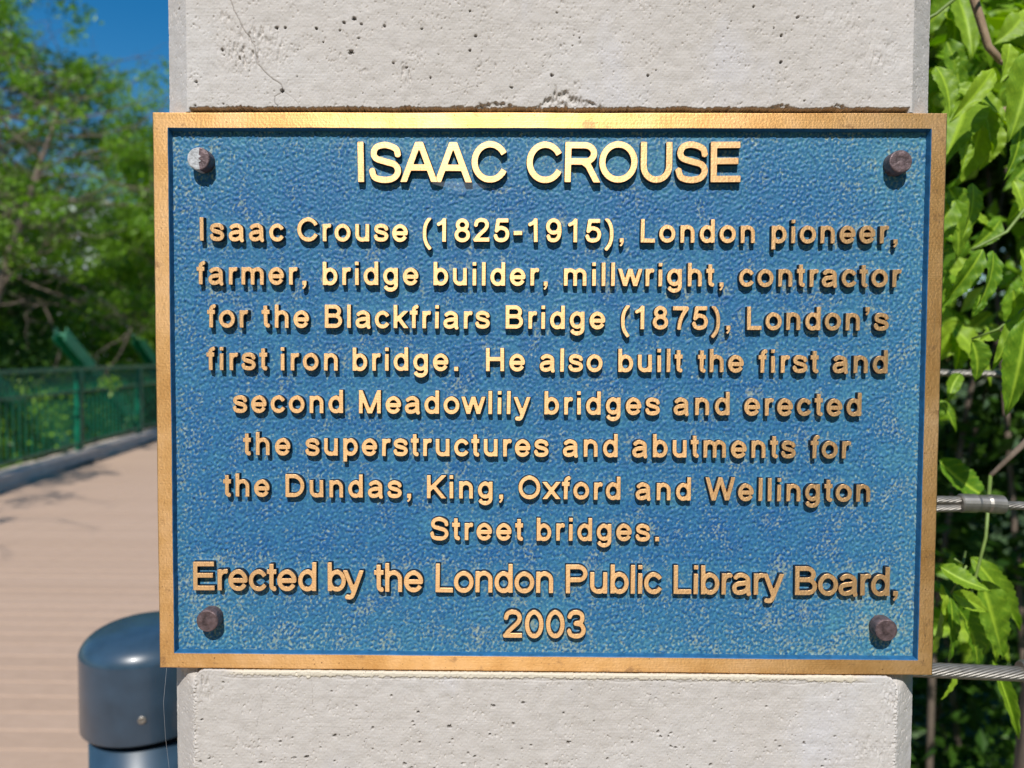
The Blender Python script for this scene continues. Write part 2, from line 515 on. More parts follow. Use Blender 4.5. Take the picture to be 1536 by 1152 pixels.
# upper face
ZU0, ZU1 = .1646, .245
X, Z, yb, d, pit, lip, fade = face_grid(ZU0, ZU1, False)
x1 = X[0]
e1 = band((4, X.shape[1]), .004, .8, PXG)[0]; e2 = band((4, X.shape[1]), .03, .6, PXG)[0]
edge = .1668 + .00025*e1 + .00025*e2
def chipz(cx, w_, h_):
    return h_*np.exp(-((x1-cx)/w_)**2)
chips = chipz(.006, .010, .010) + chipz(.018, .012, .006) + chipz(-.030, .012, .0045) + chipz(-.053, .006, .002) + chipz(.135, .008, .003) + chipz(.168, .005, .003) + chipz(-.10, .01, .0008) + chipz(.06, .02, .001)
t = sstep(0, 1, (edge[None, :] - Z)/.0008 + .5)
inface = sstep(.2085, .2070, np.abs(X))
d += t*.013*inface
rough = band(X.shape, .0028, .7, PXG, (1.2, .8))
cz = sstep(0, 1, (edge[None, :] + chips[None, :] - Z)/(chips[None, :]*.6 + .0004))
cm = sstep(.0010, .0022, chips)[None, :]
rough2 = band(X.shape, .0055, .5, PXG, (1.5, .8))
d += sstep(.0, .6, cz-.15+.12*rough2)*cm*(.0012 + .00045*rough2 + .00012*rough)*inface
pit = np.maximum(pit, t*.85*inface)  # shade in the gap above the plaque, put into the colour too
crack(X, Z, d, pit, [(-.185, .240), (-.183, .226), (-.178, .215), (-.1705, .203), (-.1690, .198), (-.168, .192), (-.163, .186), (-.1555, .180), (-.1535, .1765)], .00022)
crack(X, Z, d, pit, [(-.1535, .1765), (-.158, .1735), (-.1585, .170), (-.1565, .168), (-.158, .1655)], .0002)
crack(X, Z, d, pit, [(-.1535, .1765), (-.147, .172), (-.144, .167)], .00013, .0003, .3)
crack(X, Z, d, pit, [(-.061, .174), (-.05, .177), (-.04, .180), (-.036, .182)], .00012, .0003, .25)
crack(X, Z, d, pit, [(-.1965, .182), (-.195, .174), (-.196, .168)], .0001, .0002, .25, .0004)
# scuffed patches near the left crack and other spots
def scuff(cx, cz_, rx, rz_, amp):
    global d
    g = np.exp(-(((X-cx)/rx)**2+((Z-cz_)/rz_)**2))
    f = band(X.shape, .0065, .5, PXG, (2.0, .6)) + .35*band(X.shape, .003, .5, PXG, (1.6, .7))
    d = d + g*amp*np.clip(f, -.3, 2.2)
scuff(-.176, .197, .014, .007, .0008); scuff(-.168, .209, .012, .005, .0007); scuff(-.1865, .219, .008, .003, .0005)
scuff(-.155, .199, .006, .008, .00045); scuff(-.108, .188, .005, .003, .0005); scuff(.19, .196, .01, .01, .00035); scuff(.17, .215, .02, .01, .0002)
scuff(-.083, .1855, .004, .005, .0009)
# the larger dark bug holes, at their places
for cx, cz_, r in ((-.114, .1985, .0016), (-.112, .2176, .0011), (-.118, .2155, .0009), (-.108, .2145, .0008), (-.134, .212, .0009), (-.157, .2125, .0010), (-.152, .2125, .0008), (-.0815, .190, .0008), (-.045, .1995, .0007), (.0025, .1855, .0009), (.0575, .1855, .0008), (.134, .208, .0009), (.134, .193, .0009), (-.045, .222, .0006), (-.154, .1765, .0012), (.005, .221, .0006), (-.073, .212, .0007)):
    q = np.hypot(X-cx, (Z-cz_)*1.15)/r + .18*rough
    g = sstep(1.2, .7, q); d = d + g*.0016; pit = np.maximum(pit, sstep(1.1, .6, q)*.8)
yy = yb + d*fade
V = np.stack([X, yy-.15, Z+CZ], -1).reshape(-1, 3)
me = quadmesh('upper_face', V, grid_quads(*X.shape), M_conc)
fattr(me, 'pit', pit*fade); fattr(me, 'lip', lip)
link('upper_face', me, pillar)
# lower face
ZL0, ZL1 = -.245, -.1646
X, Z, yb, d, pit, lip, fade = face_grid(ZL0, ZL1, True)
x1 = X[0]; ax = np.abs(X)
e1 = band((4, X.shape[1]), .006, .8, PXG)[0]; e2 = band((4, X.shape[1]), .05, .6, PXG)[0]
xe = .2095
top = -.1652 - .00012*e1 - .0001*e2 - .0008*sstep(-.05, .2, x1)*0
# rounded corner where the face meets the chamfer
rc = .0075
cd = np.clip((ax-(xe-rc))/rc, 0, 1)
tz = top[None, :] - rc*(1-np.sqrt(np.maximum(0, 1-cd**2)))
rec = sstep(0, 1, (Z-tz)/.0009+.5)
chz = np.where(ax > xe, 1.0, 0)
left = X < 0
tz2 = -.1646 - np.where(left, .0095, .0130)*1.0
recz = sstep(0, 1, (Z-(tz2 + (ax-xe)*(-.35)))/.006+.5)
d += np.where(ax <= xe, rec*.007, np.clip(1-(-.1646-Z)/.012, 0, 1)*np.maximum(0, .0065-(ax-xe)))
lip = sstep(.0036, .0026, (top[None, :]-Z) + .0005*e1[None, :] + .0004*e2[None, :])*sstep(.195, .180, ax)
d -= lip*.0007
d += np.exp(-(((top[None, :]-Z)-.0042-.0004*e2[None, :])/.0004)**2)*.0003*sstep(.2, .19, ax)
crack(X, Z, d, pit, [(-.172, -.166), (-.171, -.176), (-.168, -.184), (-.170, -.192), (-.172, -.200)], .00012, .0002, .3, .0005)
crack(X, Z, d, pit, [(-.139, -.166), (-.1385, -.176), (-.1375, -.192)], .00012, .0002, .3, .0005)
crack(X, Z, d, pit, [(.180, -.166), (.179, -.180), (.181, -.195)], .00012, .0002, .22, .0005)
crack(X, Z, d, pit, [(-.079, -.167), (-.080, -.175), (-.076, -.184)], .00010, .0002, .2, .0005)
ce = np.exp(-((ax-xe)/.0016)**2)
rough = band(X.shape, .0028, .7, PXG)
d += ce*.0005*np.clip(rough, -.5, 2)
scuff(-.204, -.176, .006, .010, .0006); scuff(.207, -.18, .006, .012, .0006); scuff(.195, -.21, .02, .01, .0003)
for cx, cz_, r in ((-.03, -.1855, .0012), (-.012, -.1835, .0009), (.012, -.1895, .0008), (-.083, -.2215, .0012), (-.115, -.229, .0026), (-.142, -.218, .0013), (.07, -.203, .0008), (-.032, -.203, .0008), (-.041, -.2165, .0008), (.015, -.2075, .0013), (-.149, -.2185, .0009), (-.17, -.222, .0010), (.002, -.221, .0009), (-.075, -.19, .0008), (.155, -.206, .0010), (.076, -.209, .0007), (-.056, -.1985, .0012), (.03, -.226, .0009), (-.125, -.205, .0012), (.10, -.22, .0009)):
    q = np.hypot(X-cx, (Z-cz_)*1.15)/r + .2*rough
    g = sstep(1.2, .7, q); d = d + g*.0014; pit = np.maximum(pit, sstep(1.1, .6, q)*.75)
V = np.stack([X, yb + d*fade-.15, Z+CZ], -1).reshape(-1, 3)
me = quadmesh('lower_face', V, grid_quads(*X.shape), M_conc)
fattr(me, 'pit', pit*fade); fattr(me, 'lip', lip)
link('lower_face', me, pillar)
# body of the pillar
def prism(mb, z0, z1, front):
    if front: pl = [(-HW, CH), (-HW+CH, 0), (HW-CH, 0), (HW, CH), (HW, .28), (HW-CH, .30), (-HW+CH, .30), (-HW, .28)]
    else: pl = [(-HW, CH+.0006), (HW, CH+.0006), (HW, .28), (HW-CH, .30), (-HW+CH, .30), (-HW, .28)]
    n = len(pl); V = [(x, y-.15, z) for z in (z0, z1) for x, y in pl]
    mb.add(V, [tuple(range(n))[::-1], tuple(range(n, 2*n))] + [(i, (i+1) % n, n+(i+1) % n, n+i) for i in range(n)])
b = MB(); prism(b, -.3, CZ+ZL0+.0002, True); prism(b, CZ+ZL0+.0002, CZ+ZU1-.0002, False); prism(b, CZ+ZU1-.0002, 2.30, True)
b.build('shaft', M_conc, pillar)
b = MB(); b.add([(x*s, y*s+.0, z) for z, s in ((2.30, 1.06), (2.36, 1.06)) for x, y in ((-HW, -.15), (HW, -.15), (HW, .15), (-HW, .15))] + [(0, 0, 2.46)],
      [(3, 2, 1, 0), (0, 1, 5, 4), (1, 2, 6, 5), (2, 3, 7, 6), (3, 0, 4, 7), (4, 5, 8), (5, 6, 8), (6, 7, 8), (7, 4, 8)])
b.build('cap', M_conc, pillar)

# ------------------------------------------------------------------ lettering: stroke glyphs (1000 units to the em)
CAP = 716
def arc(cx, cy, rx, ry, a0, a1, n=None):
    n = n or max(6, int(abs(a1-a0)/11))
    return [(cx+rx*math.cos(R(a0+(a1-a0)*i/n)), cy+ry*math.sin(R(a0+(a1-a0)*i/n))) for i in range(n+1)]
def spl(*p, n=7):
    p = [np.array(q, float) for q in p]; p = [2*p[0]-p[1]] + p + [2*p[-1]-p[-2]]; o = []
    for i in range(1, len(p)-2):
        a, b, c, d_ = p[i-1:i+3]
        for k in range(n):
            t = k/n
            o.append(tuple(.5*((2*b)+(-a+c)*t+(2*a-5*b+4*c-d_)*t*t+(-a+3*b-3*c+d_)*t**3)))
    o.append(tuple(p[-2])); return o
def S(pts, clip=None, k=1.0, butt=(True, True)): return (pts, clip, k, butt)
def O(cx, cy, rx, ry): return S(arc(cx, cy, rx, ry, 0, 360, 36), None, 1.0, (False, False))
def ln(*p, **k): return S(list(p), **k)
XH = 519
stemL = lambda x, top: ln((x, 0), (x, top))
G = {
 'I': (278, [stemL(140, CAP)]), 'l': (222, [stemL(111, CAP)]),
 'i': (222, [stemL(111, 500), ln((111, 640), (111, CAP))]),
 'o': (556, [O(278, 259, 199, 225)]),
 'n': (556, [stemL(113, XH), S(arc(278, 322, 165, 163, 180, 0)+[(443, 0)], butt=(False, True))]),
 'h': (556, [stemL(113, CAP), S(arc(278, 322, 165, 163, 180, 0)+[(443, 0)], butt=(False, True))]),
 'm': (833, [stemL(112, XH), S(arc(264, 337, 152, 148, 180, 0)+[(416, 0)], butt=(False, True)), S(arc(568, 337, 152, 148, 180, 0)+[(720, 0)], butt=(False, True))]),
 'u': (556, [stemL(443, XH), S([(113, XH)]+arc(278, 197, 165, 163, 180, 360), butt=(True, False))]),
 'r': (333, [stemL(113, XH), S(arc(262, 320, 149, 165, 180, 74), butt=(False, True))]),
 'a': (556, [S(arc(262, 358, 172, 127, 158, 0)+[(434, 120)]+spl((434, 120), (441, 55), (456, 0))[1:]), S(spl((434, 300), (320, 276), (190, 258), (105, 218), (83, 145), (122, 62), (215, 34), (325, 62), (405, 130), (434, 215)), butt=(False, False))]),
 'c': (500, [S(arc(272, 259, 193, 225, 33, 327))]),
 'e': (556, [S([(88, 250), (466, 250)]+arc(276, 259, 195, 225, 0, 328)[1:], butt=(False, True))]),
 'b': (556, [stemL(112, CAP), O(291, 259, 179, 225)]),
 'd': (556, [stemL(443, CAP), O(264, 259, 179, 225)]),
 'p': (556, [ln((112, -199), (112, XH)), O(291, 259, 179, 225)]),
 'g': (556, [S([(440, XH), (440, 10)]+arc(262, -8, 178, 157, 0, -158)), O(261, 268, 179, 216)]),
 'f': (278, [S([(131, 0), (131, 560)]+arc(231, 575, 100, 100, 180, 82)), ln((16, 482), (238, 482))]),
 't': (278, [S([(131, 670), (131, 130)]+arc(215, 122, 84, 86, 180, 275)), ln((20, 482), (248, 482))]),
 's': (500, [S(spl((425, 375), (385, 448), (252, 485), (128, 462), (88, 385), (130, 312), (250, 270), (385, 226), (426, 140), (370, 60), (250, 34), (118, 64), (68, 155)))]),
 'k': (500, [stemL(112, CAP), ln((470, 560), (112, 205), clip=(-99, XH), butt=(True, False)), ln((215, 310), (480, -45), clip=(0, 999))]),
 'v': (500, []), 
 'w': (722, [ln((18, 579), (205, -30), clip=(0, XH)), ln((190, -30), (361, 549), clip=(0, XH)), ln((361, 549), (530, -30), clip=(0, XH)), ln((516, -30), (704, 579), clip=(0, XH))]),
 'y': (500, [ln((25, 579), (262, -30), clip=(-30, XH), butt=(True, False)), S([(478, 579), (262, -25)]+spl((262, -25), (215, -128), (160, -166), (70, -158))[1:], clip=(-999, XH))]),
 'x': (500, [ln((5, 570), (495, -50), clip=(0, XH)), ln((495, 570), (5, -50), clip=(0, XH))]),
 ',': (278, [ln((138, 0), (138, 96), k=1.08), S(spl((162, 40), (150, -60), (98, -118)), k=.55)]),
 '.': (278, [ln((138, 0), (138, 96), k=1.08)]),
 "'": (222, [ln((110, 616), (110, CAP), k=1.08), S(spl((134, 656), (122, 550), (75, 500)), k=.55)]),
 '-': (333, [ln((42, 262), (292, 262))]),
 '(': (333, [S(spl((285, 745), (180, 600), (120, 420), (112, 253), (120, 86), (180, -94), (285, -240)), clip=(-210, 728), k=.95)]),
 ')': (333, [S(spl((48, 745), (153, 600), (213, 420), (221, 253), (213, 86), (153, -94), (48, -240)), clip=(-210, 728), k=.95)]),
 'A': (667, [ln((20, -80), (324, 736), clip=(0, CAP)), ln((647, -80), (343, 736), clip=(0, CAP)), ln((130, 255), (537, 255))]),
 'C': (722, [S(arc(384, 358, 290, 325, 29, 331))]),
 'D': (722, [S([(126, 46), (126, 670), (335, 670)]+arc(335, 358, 290, 312, 90, -90)[1:]+[(126, 46)], butt=(False, False)), ln((126, 0), (126, CAP))]),
 'E': (667, [stemL(126, CAP), ln((126, 670), (602, 670)), ln((126, 375), (570, 375)), ln((126, 46), (612, 46))]),
 'B': (667, [stemL(126, CAP), S([(126, 670), (385, 670)]+arc(385, 525, 152, 145, 90, -90)[1:]+[(126, 380)], butt=(False, False)), S([(126, 380), (400, 380)]+arc(400, 213, 172, 167, 90, -90)[1:]+[(126, 46)], butt=(False, False))]),
 'P': (667, [stemL(126, CAP), S([(126, 670), (400, 670)]+arc(400, 502, 172, 168, 90, -90)[1:]+[(126, 334)], butt=(False, False))]),
 'R': (722, [stemL(126, CAP), S([(126, 670), (435, 670)]+arc(435, 520, 168, 150, 90, -90)[1:]+[(126, 370)], butt=(False, False)), ln((400, 372), (500, 300), (690, -50), clip=(0, 999), butt=(False, True))]),
 'O': (778, [O(389, 358, 296, 324)]),
 'U': (722, [S([(125, CAP), (125, 285)]+arc(361, 285, 236, 251, 180, 360)[1:]+[(597, CAP)])]),
 'S': (667, [S(spl((575, 495), (530, 615), (345, 682), (175, 645), (120, 530), (168, 432), (335, 375), (520, 318), (578, 200), (510, 80), (345, 34), (150, 78), (88, 220)))]),
 'K': (667, [stemL(126, CAP), ln((650, 770), (126, 232), clip=(-99, CAP), butt=(True, False)), ln((275, 395), (655, -60), clip=(0, 999))]),
 'L': (556, [stemL(126, CAP), ln((126, 44), (515, 44))]),
 'M': (833, [stemL(120, CAP), stemL(713, CAP), ln((105, 760), (416, -40), clip=(0, CAP)), ln((728, 760), (416, -40), clip=(0, CAP))]),
 'H': (722, [stemL(126, CAP), stemL(596, CAP), ln((126, 375), (596, 375))]),
 'W': (944, [ln((40, 780), (258, -50), clip=(0, CAP)), ln((246, -50), (472, 740), clip=(0, CAP)), ln((472, 740), (698, -50), clip=(0, CAP)), ln((686, -50), (904, 780), clip=(0, CAP))]),
 '0': (556, [O(278, 353, 190, 320)]),
 '1': (556, [ln((328, 0), (328, CAP)), S(spl((328, 690), (240, 600), (128, 540)), k=.92, butt=(False, True))]),
 '2': (556, [S(spl((82, 505), (120, 625), (210, 672), (285, 676), (400, 640), (450, 525), (400, 395), (250, 250), (130, 130), (92, 50)), butt=(True, False)), ln((60, 44), (505, 44), butt=(False, True))]),
 '3': (556, [S(spl((85, 540), (140, 640), (270, 676), (390, 640), (430, 535), (385, 415), (255, 376)), butt=(True, False)), S(spl((255, 376), (400, 345), (468, 210), (410, 80), (270, 34), (130, 78), (78, 190)), butt=(False, True))]),
 '5': (556, [ln((150, 668), (480, 668)), ln((160, 668), (112, 345), butt=(False, False)), S(spl((112, 345), (190, 415), (285, 430), (415, 375), (466, 235), (410, 88), (270, 34), (130, 75), (72, 190)), butt=(False, True))]),
 '7': (556, [ln((50, 664), (500, 664)), S(spl((490, 664), (360, 470), (270, 240), (235, 0)), butt=(False, True))]),
 '8': (556, [O(278, 533, 153, 144), O(278, 209, 192, 175)]),
 '9': (556, [O(268, 478, 186, 200), S(spl((452, 480), (462, 340), (435, 170), (360, 62), (250, 34), (140, 72), (92, 180)), butt=(False, True))]),
}
PAD, STEP = 170, 13
def glyph_sdf(ch, wd, rad=13):
    adv, strokes = G[ch]
    xs = np.arange(-PAD-20, adv+PAD+20, STEP); ys = np.arange(-240-PAD, CAP+PAD+40, STEP)
    X, Y = np.meshgrid(xs.astype(float), ys.astype(float))
    D = np.full(X.shape, 1e9)
    ext = (wd-92)/2
    for pts, clip, k, butt in strokes:
        h = wd*k/2-rad; e = ext-rad
        Ds = np.full(X.shape, 1e9); n = len(pts)-1
        for i in range(n):
            a = np.array(pts[i], float); b = np.array(pts[i+1], float); v = b-a; Ln = math.hypot(*v)
            if Ln < 1e-6: continue
            v /= Ln
            tx = (X-a[0])*v[0]+(Y-a[1])*v[1]; pn = np.abs(-(X-a[0])*v[1]+(Y-a[1])*v[0])
            lo = i == 0 and butt[0]; hi = i == n-1 and butt[1]
            t0 = -e if lo else 0; t1 = Ln+e if hi else Ln
            over = np.where(tx < t0, t0-tx, np.where(tx > t1, tx-t1, 0))
            isb = ((tx < t0) & lo) | ((tx > t1) & hi)
            cap_ = np.hypot(over, pn)-h
            qx = np.maximum(t0-tx, tx-t1) if True else 0
            box = np.where(isb, np.hypot(over, np.maximum(pn-h, 0)), pn-h)
            inner = np.maximum(box, -1e9)
            if lo: inner = np.where((tx >= t0) & (tx-t0 < h) & (pn < h), np.maximum(pn-h, t0-tx), inner)
            if hi: inner = np.where((tx <= t1) & (t1-tx < h) & (pn < h), np.maximum(pn-h, tx-t1), inner)
            Ds = np.minimum(Ds, np.where(isb | (over == 0), inner, cap_))
        if clip:
            c0, c1 = clip[0]-e if clip[0] > -90 else -9999, clip[1]+e if clip[1] < 990 else 9999
            if clip[0] == -30: c0 = -45
            cl = np.maximum(c0-Y, Y-c1)
            both = (Ds > 0) & (cl > 0)
            Ds = np.where(both, np.hypot(Ds, cl), np.maximum(Ds, cl))
        D = np.minimum(D, Ds)
    return xs, ys, D-rad

def contours(xs, ys, D):
    """marching squares; returns closed loops"""
    ny, nx = D.shape
    ins = D < 0
    seg = {}
    c = ins[:-1, :-1].astype(int) + 2*ins[:-1, 1:] + 4*ins[1:, 1:] + 8*ins[1:, :-1]
    def pt(key):
        k, i, j = key
        if k == 'h': a, b = D[i, j], D[i, j+1]; t = a/(a-b); return (xs[j]+STEP*t, ys[i])
        a, b = D[i, j], D[i+1, j]; t = a/(a-b); return (xs[j], ys[i]+STEP*t)
    tab = {1: [(3, 0)], 2: [(0, 1)], 3: [(3, 1)], 4: [(1, 2)], 5: [(3, 2), (1, 0)], 6: [(0, 2)], 7: [(3, 2)], 8: [(2, 3)], 9: [(2, 0)], 10: [(0, 3), (2, 1)], 11: [(2, 1)], 12: [(1, 3)], 13: [(1, 0)], 14: [(0, 3)]}
    for i, j in zip(*np.nonzero((c > 0) & (c < 15))):
        E = {0: ('h', i, j), 1: ('v', i, j+1), 2: ('h', i+1, j), 3: ('v', i, j)}
        for a, b in tab[c[i, j]]: seg[E[a]] = E[b]
    loops = []
    while seg:
        s = next(iter(seg)); lp = [s]; n = seg.pop(s)
        while n != s and n in seg: lp.append(n); n = seg.pop(n)
        P_ = [pt(k) for k in lp]
        Q = []
        for q in P_:
            if not Q or math.hypot(q[0]-Q[-1][0], q[1]-Q[-1][1]) > 3.0: Q.append(q)
        if len(Q) > 5: loops.append(Q)
    return loops

YF, YB = .0003, .0040                        # front of the letters and of the background sheet, behind the frame's face
glyphs = {}
def glyph(ch, wd, s, hgt):
    key = (ch, wd, s)
    if key in glyphs: return glyphs[key]
    xs, ys, D = glyph_sdf(ch, wd)
    gy, gx = np.gradient(D, STEP)
    loops = contours(xs, ys, D)
    polys = []; V = []; F = []; FM = []
    def grad(p):
        j = min(max(int(round((p[0]-xs[0])/STEP)), 0), D.shape[1]-1); i = min(max(int(round((p[1]-ys[0])/STEP)), 0), D.shape[0]-1)
        g = Vector((gx[i, j], gy[i, j])); return g.normalized() if g.length > 1e-6 else Vector((0, 0))
    allv = []
    ins_, out_ = .00020/s, .00032/s
    base = 0; offs = []
    for lp in loops:
        n = len(lp); nr = [grad(p) for p in lp]
        nr = [(nr[i-1]+nr[i]*2+nr[(i+1) % n]).normalized() for i in range(n)]
        r0 = [(p[0]-q.x*ins_, p[1]-q.y*ins_) for p, q in zip(lp, nr)]
        r1 = lp
        r2 = [(p[0]+q.x*out_, p[1]+q.y*out_) for p, q in zip(lp, nr)]
        b0 = len(V)
        V += [(x*s, 0, y_*s) for x, y_ in r0] + [(x*s, .00022, y_*s) for x, y_ in r1] + [(x*s, hgt, y_*s) for x, y_ in r2]
        for r in range(2):
            for i in range(n):
                j = (i+1) % n
                F.append((b0+r*n+i, b0+r*n+j, b0+(r+1)*n+j, b0+(r+1)*n+i)); FM.append(0 if r == 0 else 1)
        polys.append([Vector((x, y_, 0)) for x, y_ in r0]); offs += [b0+i for i in range(n)]
    def area(lp): return sum(lp[i-1].x*lp[i].y-lp[i].x*lp[i-1].y for i in range(len(lp)))/2
    big = max(range(len(polys)), key=lambda i: abs(area(polys[i]))); sg = 1 if area(polys[big]) > 0 else -1
    starts = []; q_ = 0
    for lp in polys: starts.append(q_); q_ += len(lp)
    tris = []
    for i, lp in enumerate(polys):
        if area(lp)*sg < 0: continue
        bx = (min(p.x for p in lp), max(p.x for p in lp), min(p.y for p in lp), max(p.y for p in lp))
        grp = [i]+[j for j, h in enumerate(polys) if area(h)*sg < 0 and bx[0] < h[0].x < bx[1] and bx[2] < h[0].y < bx[3]]
        flat = [starts[g]+m for g in grp for m in range(len(polys[g]))]
        tris += [tuple(flat[k] for k in t) for t in tessellate_polygon([polys[g] for g in grp])]
    for t in tris:
        a_, b_, c_ = (offs[k] for k in t)
        pa, pb, pc = V[a_], V[b_], V[c_]
        cr = (pb[0]-pa[0])*(pc[2]-pa[2])-(pb[2]-pa[2])*(pc[0]-pa[0])
        if abs(cr) < 1e-14: continue
        F.append((a_, b_, c_) if cr > 0 else (a_, c_, b_)); FM.append(0)
    me = mesh('glyph', V, F, [M_letter, M_side], FM)
    bmx = bmesh.new(); bmx.from_mesh(me)
    side = [f for f in bmx.faces if abs(f.normal.y) < .99]
    bmesh.ops.recalc_face_normals(bmx, faces=bmx.faces)
    # the front must face -Y
    fr = [f for f in bmx.faces if abs(f.normal.y) > .99]
    if sum(f.normal.y for f in fr) > 0: bmesh.ops.reverse_faces(bmx, faces=bmx.faces)
    bmx.to_mesh(me); bmx.free()
    xa = min(v[0] for v in V if v[1] < .001); xb = max(v[0] for v in V if v[1] < .001)
    glyphs[key] = (me, xa, xb, G[ch][0]*s, xs, ys, D)
    return glyphs[key]

plaque = empty('wall_plaque', (0, 0, CZ), label='blue bronze plaque with raised lettering about a bridge builder, bolted to the pillar', cat='plaque')
PITCH = .0006
PX0, PZ0 = .2226, .1567
gx_ = np.arange(-PX0, PX0, PITCH); gz_ = np.arange(-PZ0, PZ0, PITCH)
PXX, PZZ = np.meshgrid(gx_, gz_)
NEAR = np.full(PXX.shape, .02)

styles = {'t': (122, .0233/(CAP+122-92)), 'b': (136, .01370/(CAP+136-92)), 'c': (120, .0172/(CAP+120-92)), 'y': (124, .01675/(CAP+124-92))}
LINES = [
    [("ISAAC",-0.1102,-0.0234,0.1246,0.1248,0.0233),("CROUSE",-0.0120,0.1122,0.1248,0.1250,0.0232),],
    [("Isaac",-0.2032,-0.1537,0.0903,0.0902,0.0140),("Crouse",-0.1459,-0.0810,0.0902,0.0902,0.0139),("(1825-1915),",-0.0724,0.0451,0.0902,0.0901,0.0139),("London",0.0546,0.1211,0.0901,0.0900,0.0139),("pioneer,",0.1305,0.2036,0.0900,0.0900,0.0138),],
    [("farmer,",-0.2054,-0.1405,0.0648,0.0648,0.0136),("bridge",-0.1312,-0.0747,0.0648,0.0648,0.0136),("builder,",-0.0662,0.0010,0.0648,0.0648,0.0136),("millwright,",0.0101,0.1034,0.0648,0.0648,0.0136),("contractor",0.1121,0.2063,0.0648,0.0648,0.0135),],
    [("for",-0.1995,-0.1749,0.0397,0.0397,0.0137),("the",-0.1671,-0.1391,0.0397,0.0397,0.0137),("Blackfriars",-0.1301,-0.0328,0.0397,0.0397,0.0137),("Bridge",-0.0238,0.0347,0.0397,0.0397,0.0136),("(1875),",0.0437,0.1078,0.0397,0.0396,0.0136),("London's",0.1172,0.1996,0.0396,0.0396,0.0136),],
    [("first",-0.2000,-0.1639,0.0146,0.0146,0.0138),("iron",-0.1562,-0.1223,0.0146,0.0146,0.0137),("bridge.",-0.1138,-0.0513,0.0146,0.0147,0.0137),("He",-0.0352,-0.0121,0.0147,0.0147,0.0137),("also",-0.0037,0.0334,0.0147,0.0147,0.0137),("built",0.0424,0.0802,0.0147,0.0147,0.0137),("the",0.0888,0.1159,0.0147,0.0147,0.0137),("first",0.1242,0.1595,0.0147,0.0147,0.0136),("and",0.1675,0.1997,0.0147,0.0147,0.0136),],
    [("second",-0.1849,-0.1192,-0.0105,-0.0105,0.0138),("Meadowlily",-0.1102,-0.0087,-0.0105,-0.0105,0.0138),("bridges",-0.0008,0.0673,-0.0105,-0.0105,0.0137),("and",0.0751,0.1081,-0.0105,-0.0105,0.0137),("erected",0.1163,0.1849,-0.0105,-0.0105,0.0137),],
    [("the",-0.1790,-0.1506,-0.0357,-0.0357,0.0137),("superstructures",-0.1421,0.0021,-0.0357,-0.0355,0.0137),("and",0.0103,0.0428,-0.0355,-0.0355,0.0136),("abutments",0.0511,0.1473,-0.0355,-0.0354,0.0136),("for",0.1555,0.1793,-0.0354,-0.0354,0.0136),],
    [("the",-0.1911,-0.1632,-0.0605,-0.0605,0.0137),("Dundas,",-0.1539,-0.0790,-0.0606,-0.0606,0.0137),("King,",-0.0699,-0.0245,-0.0607,-0.0607,0.0137),("Oxford",-0.0157,0.0447,-0.0607,-0.0608,0.0137),("and",0.0534,0.0860,-0.0608,-0.0609,0.0136),("Wellington",0.0946,0.1913,-0.0609,-0.0610,0.0136),],
    [("Street",-0.0681,-0.0126,-0.0856,-0.0855,0.0138),("bridges.",-0.0048,0.0678,-0.0855,-0.0853,0.0137),],
    [("Erected",-0.2095,-0.1357,-0.1170,-0.1169,0.0173),("by",-0.1290,-0.1073,-0.1169,-0.1169,0.0173),("the",-0.1013,-0.0719,-0.1169,-0.1169,0.0172),("London",-0.0648,0.0054,-0.1169,-0.1169,0.0172),("Public",0.0127,0.0698,-0.1169,-0.1168,0.0172),("Library",0.0765,0.1416,-0.1168,-0.1168,0.0172),("Board,",0.1481,0.2089,-0.1168,-0.1168,0.0171),],
    [("2003",-0.0246,0.0249,-0.1440,-0.1437,0.0167),],
]
lst = ['t'] + ['b']*8 + ['c', 'y']
rl = random.Random(5)
for words, stl in zip(LINES, lst):
    wd, s = styles[stl]
    for (word, xa, xb, za, zb, ch_) in words:
        gl = [glyph(c, wd, s, YB-YF+.0003) for c in word]
        pos = [0.0]
        for k in range(1, len(word)):
            kern = {'11': -.074, 'Ki': 0, 'AA': 0, 'we': -.01, 'ry': -.0, "n'": .0, "'s": 0}.get(word[k-1:k+1], 0)
            pos.append(pos[-1]+gl[k-1][3]+kern*s*1000)
        nat = pos[-1]+gl[-1][2]-gl[0][1]
        tr = ((xb-xa)-nat)/(len(word)-1)
        x0 = xa-gl[0][1]
        for k, c in enumerate(word):
            px = x0+pos[k]+tr*k; t = (px-xa)/(xb-xa); pz = za+(zb-za)*t + rl.uniform(-.00008, .00008)
            nm = 'letter' if c.isalpha() else 'digit' if c.isdigit() else 'punctuation_mark'
            link(nm, gl[k][0], plaque, (px, YF+rl.uniform(0, .0001), pz), (rl.gauss(0, .012), rl.gauss(0, .006), rl.gauss(0, .012)))
            _, _, _, _, xs, ys, D = gl[k]
            j0 = max(0, int((px+xs[0]*s+PX0)/PITCH)+1); j1 = min(len(gx_), int((px+xs[-1]*s+PX0)/PITCH))
            i0 = max(0, int((pz+ys[0]*s+PZ0)/PITCH)+1); i1 = min(len(gz_), int((pz+ys[-1]*s+PZ0)/PITCH))
            jj = np.clip(np.rint(((gx_[j0:j1]-px)/s-xs[0])/STEP).astype(int), 0, len(xs)-1)
            ii = np.clip(np.rint(((gz_[i0:i1]-pz)/s-ys[0])/STEP).astype(int), 0, len(ys)-1)
            sub = D[np.ix_(ii, jj)]*s
            NEAR[i0:i1, j0:j1] = np.minimum(NEAR[i0:i1, j0:j1], sub)

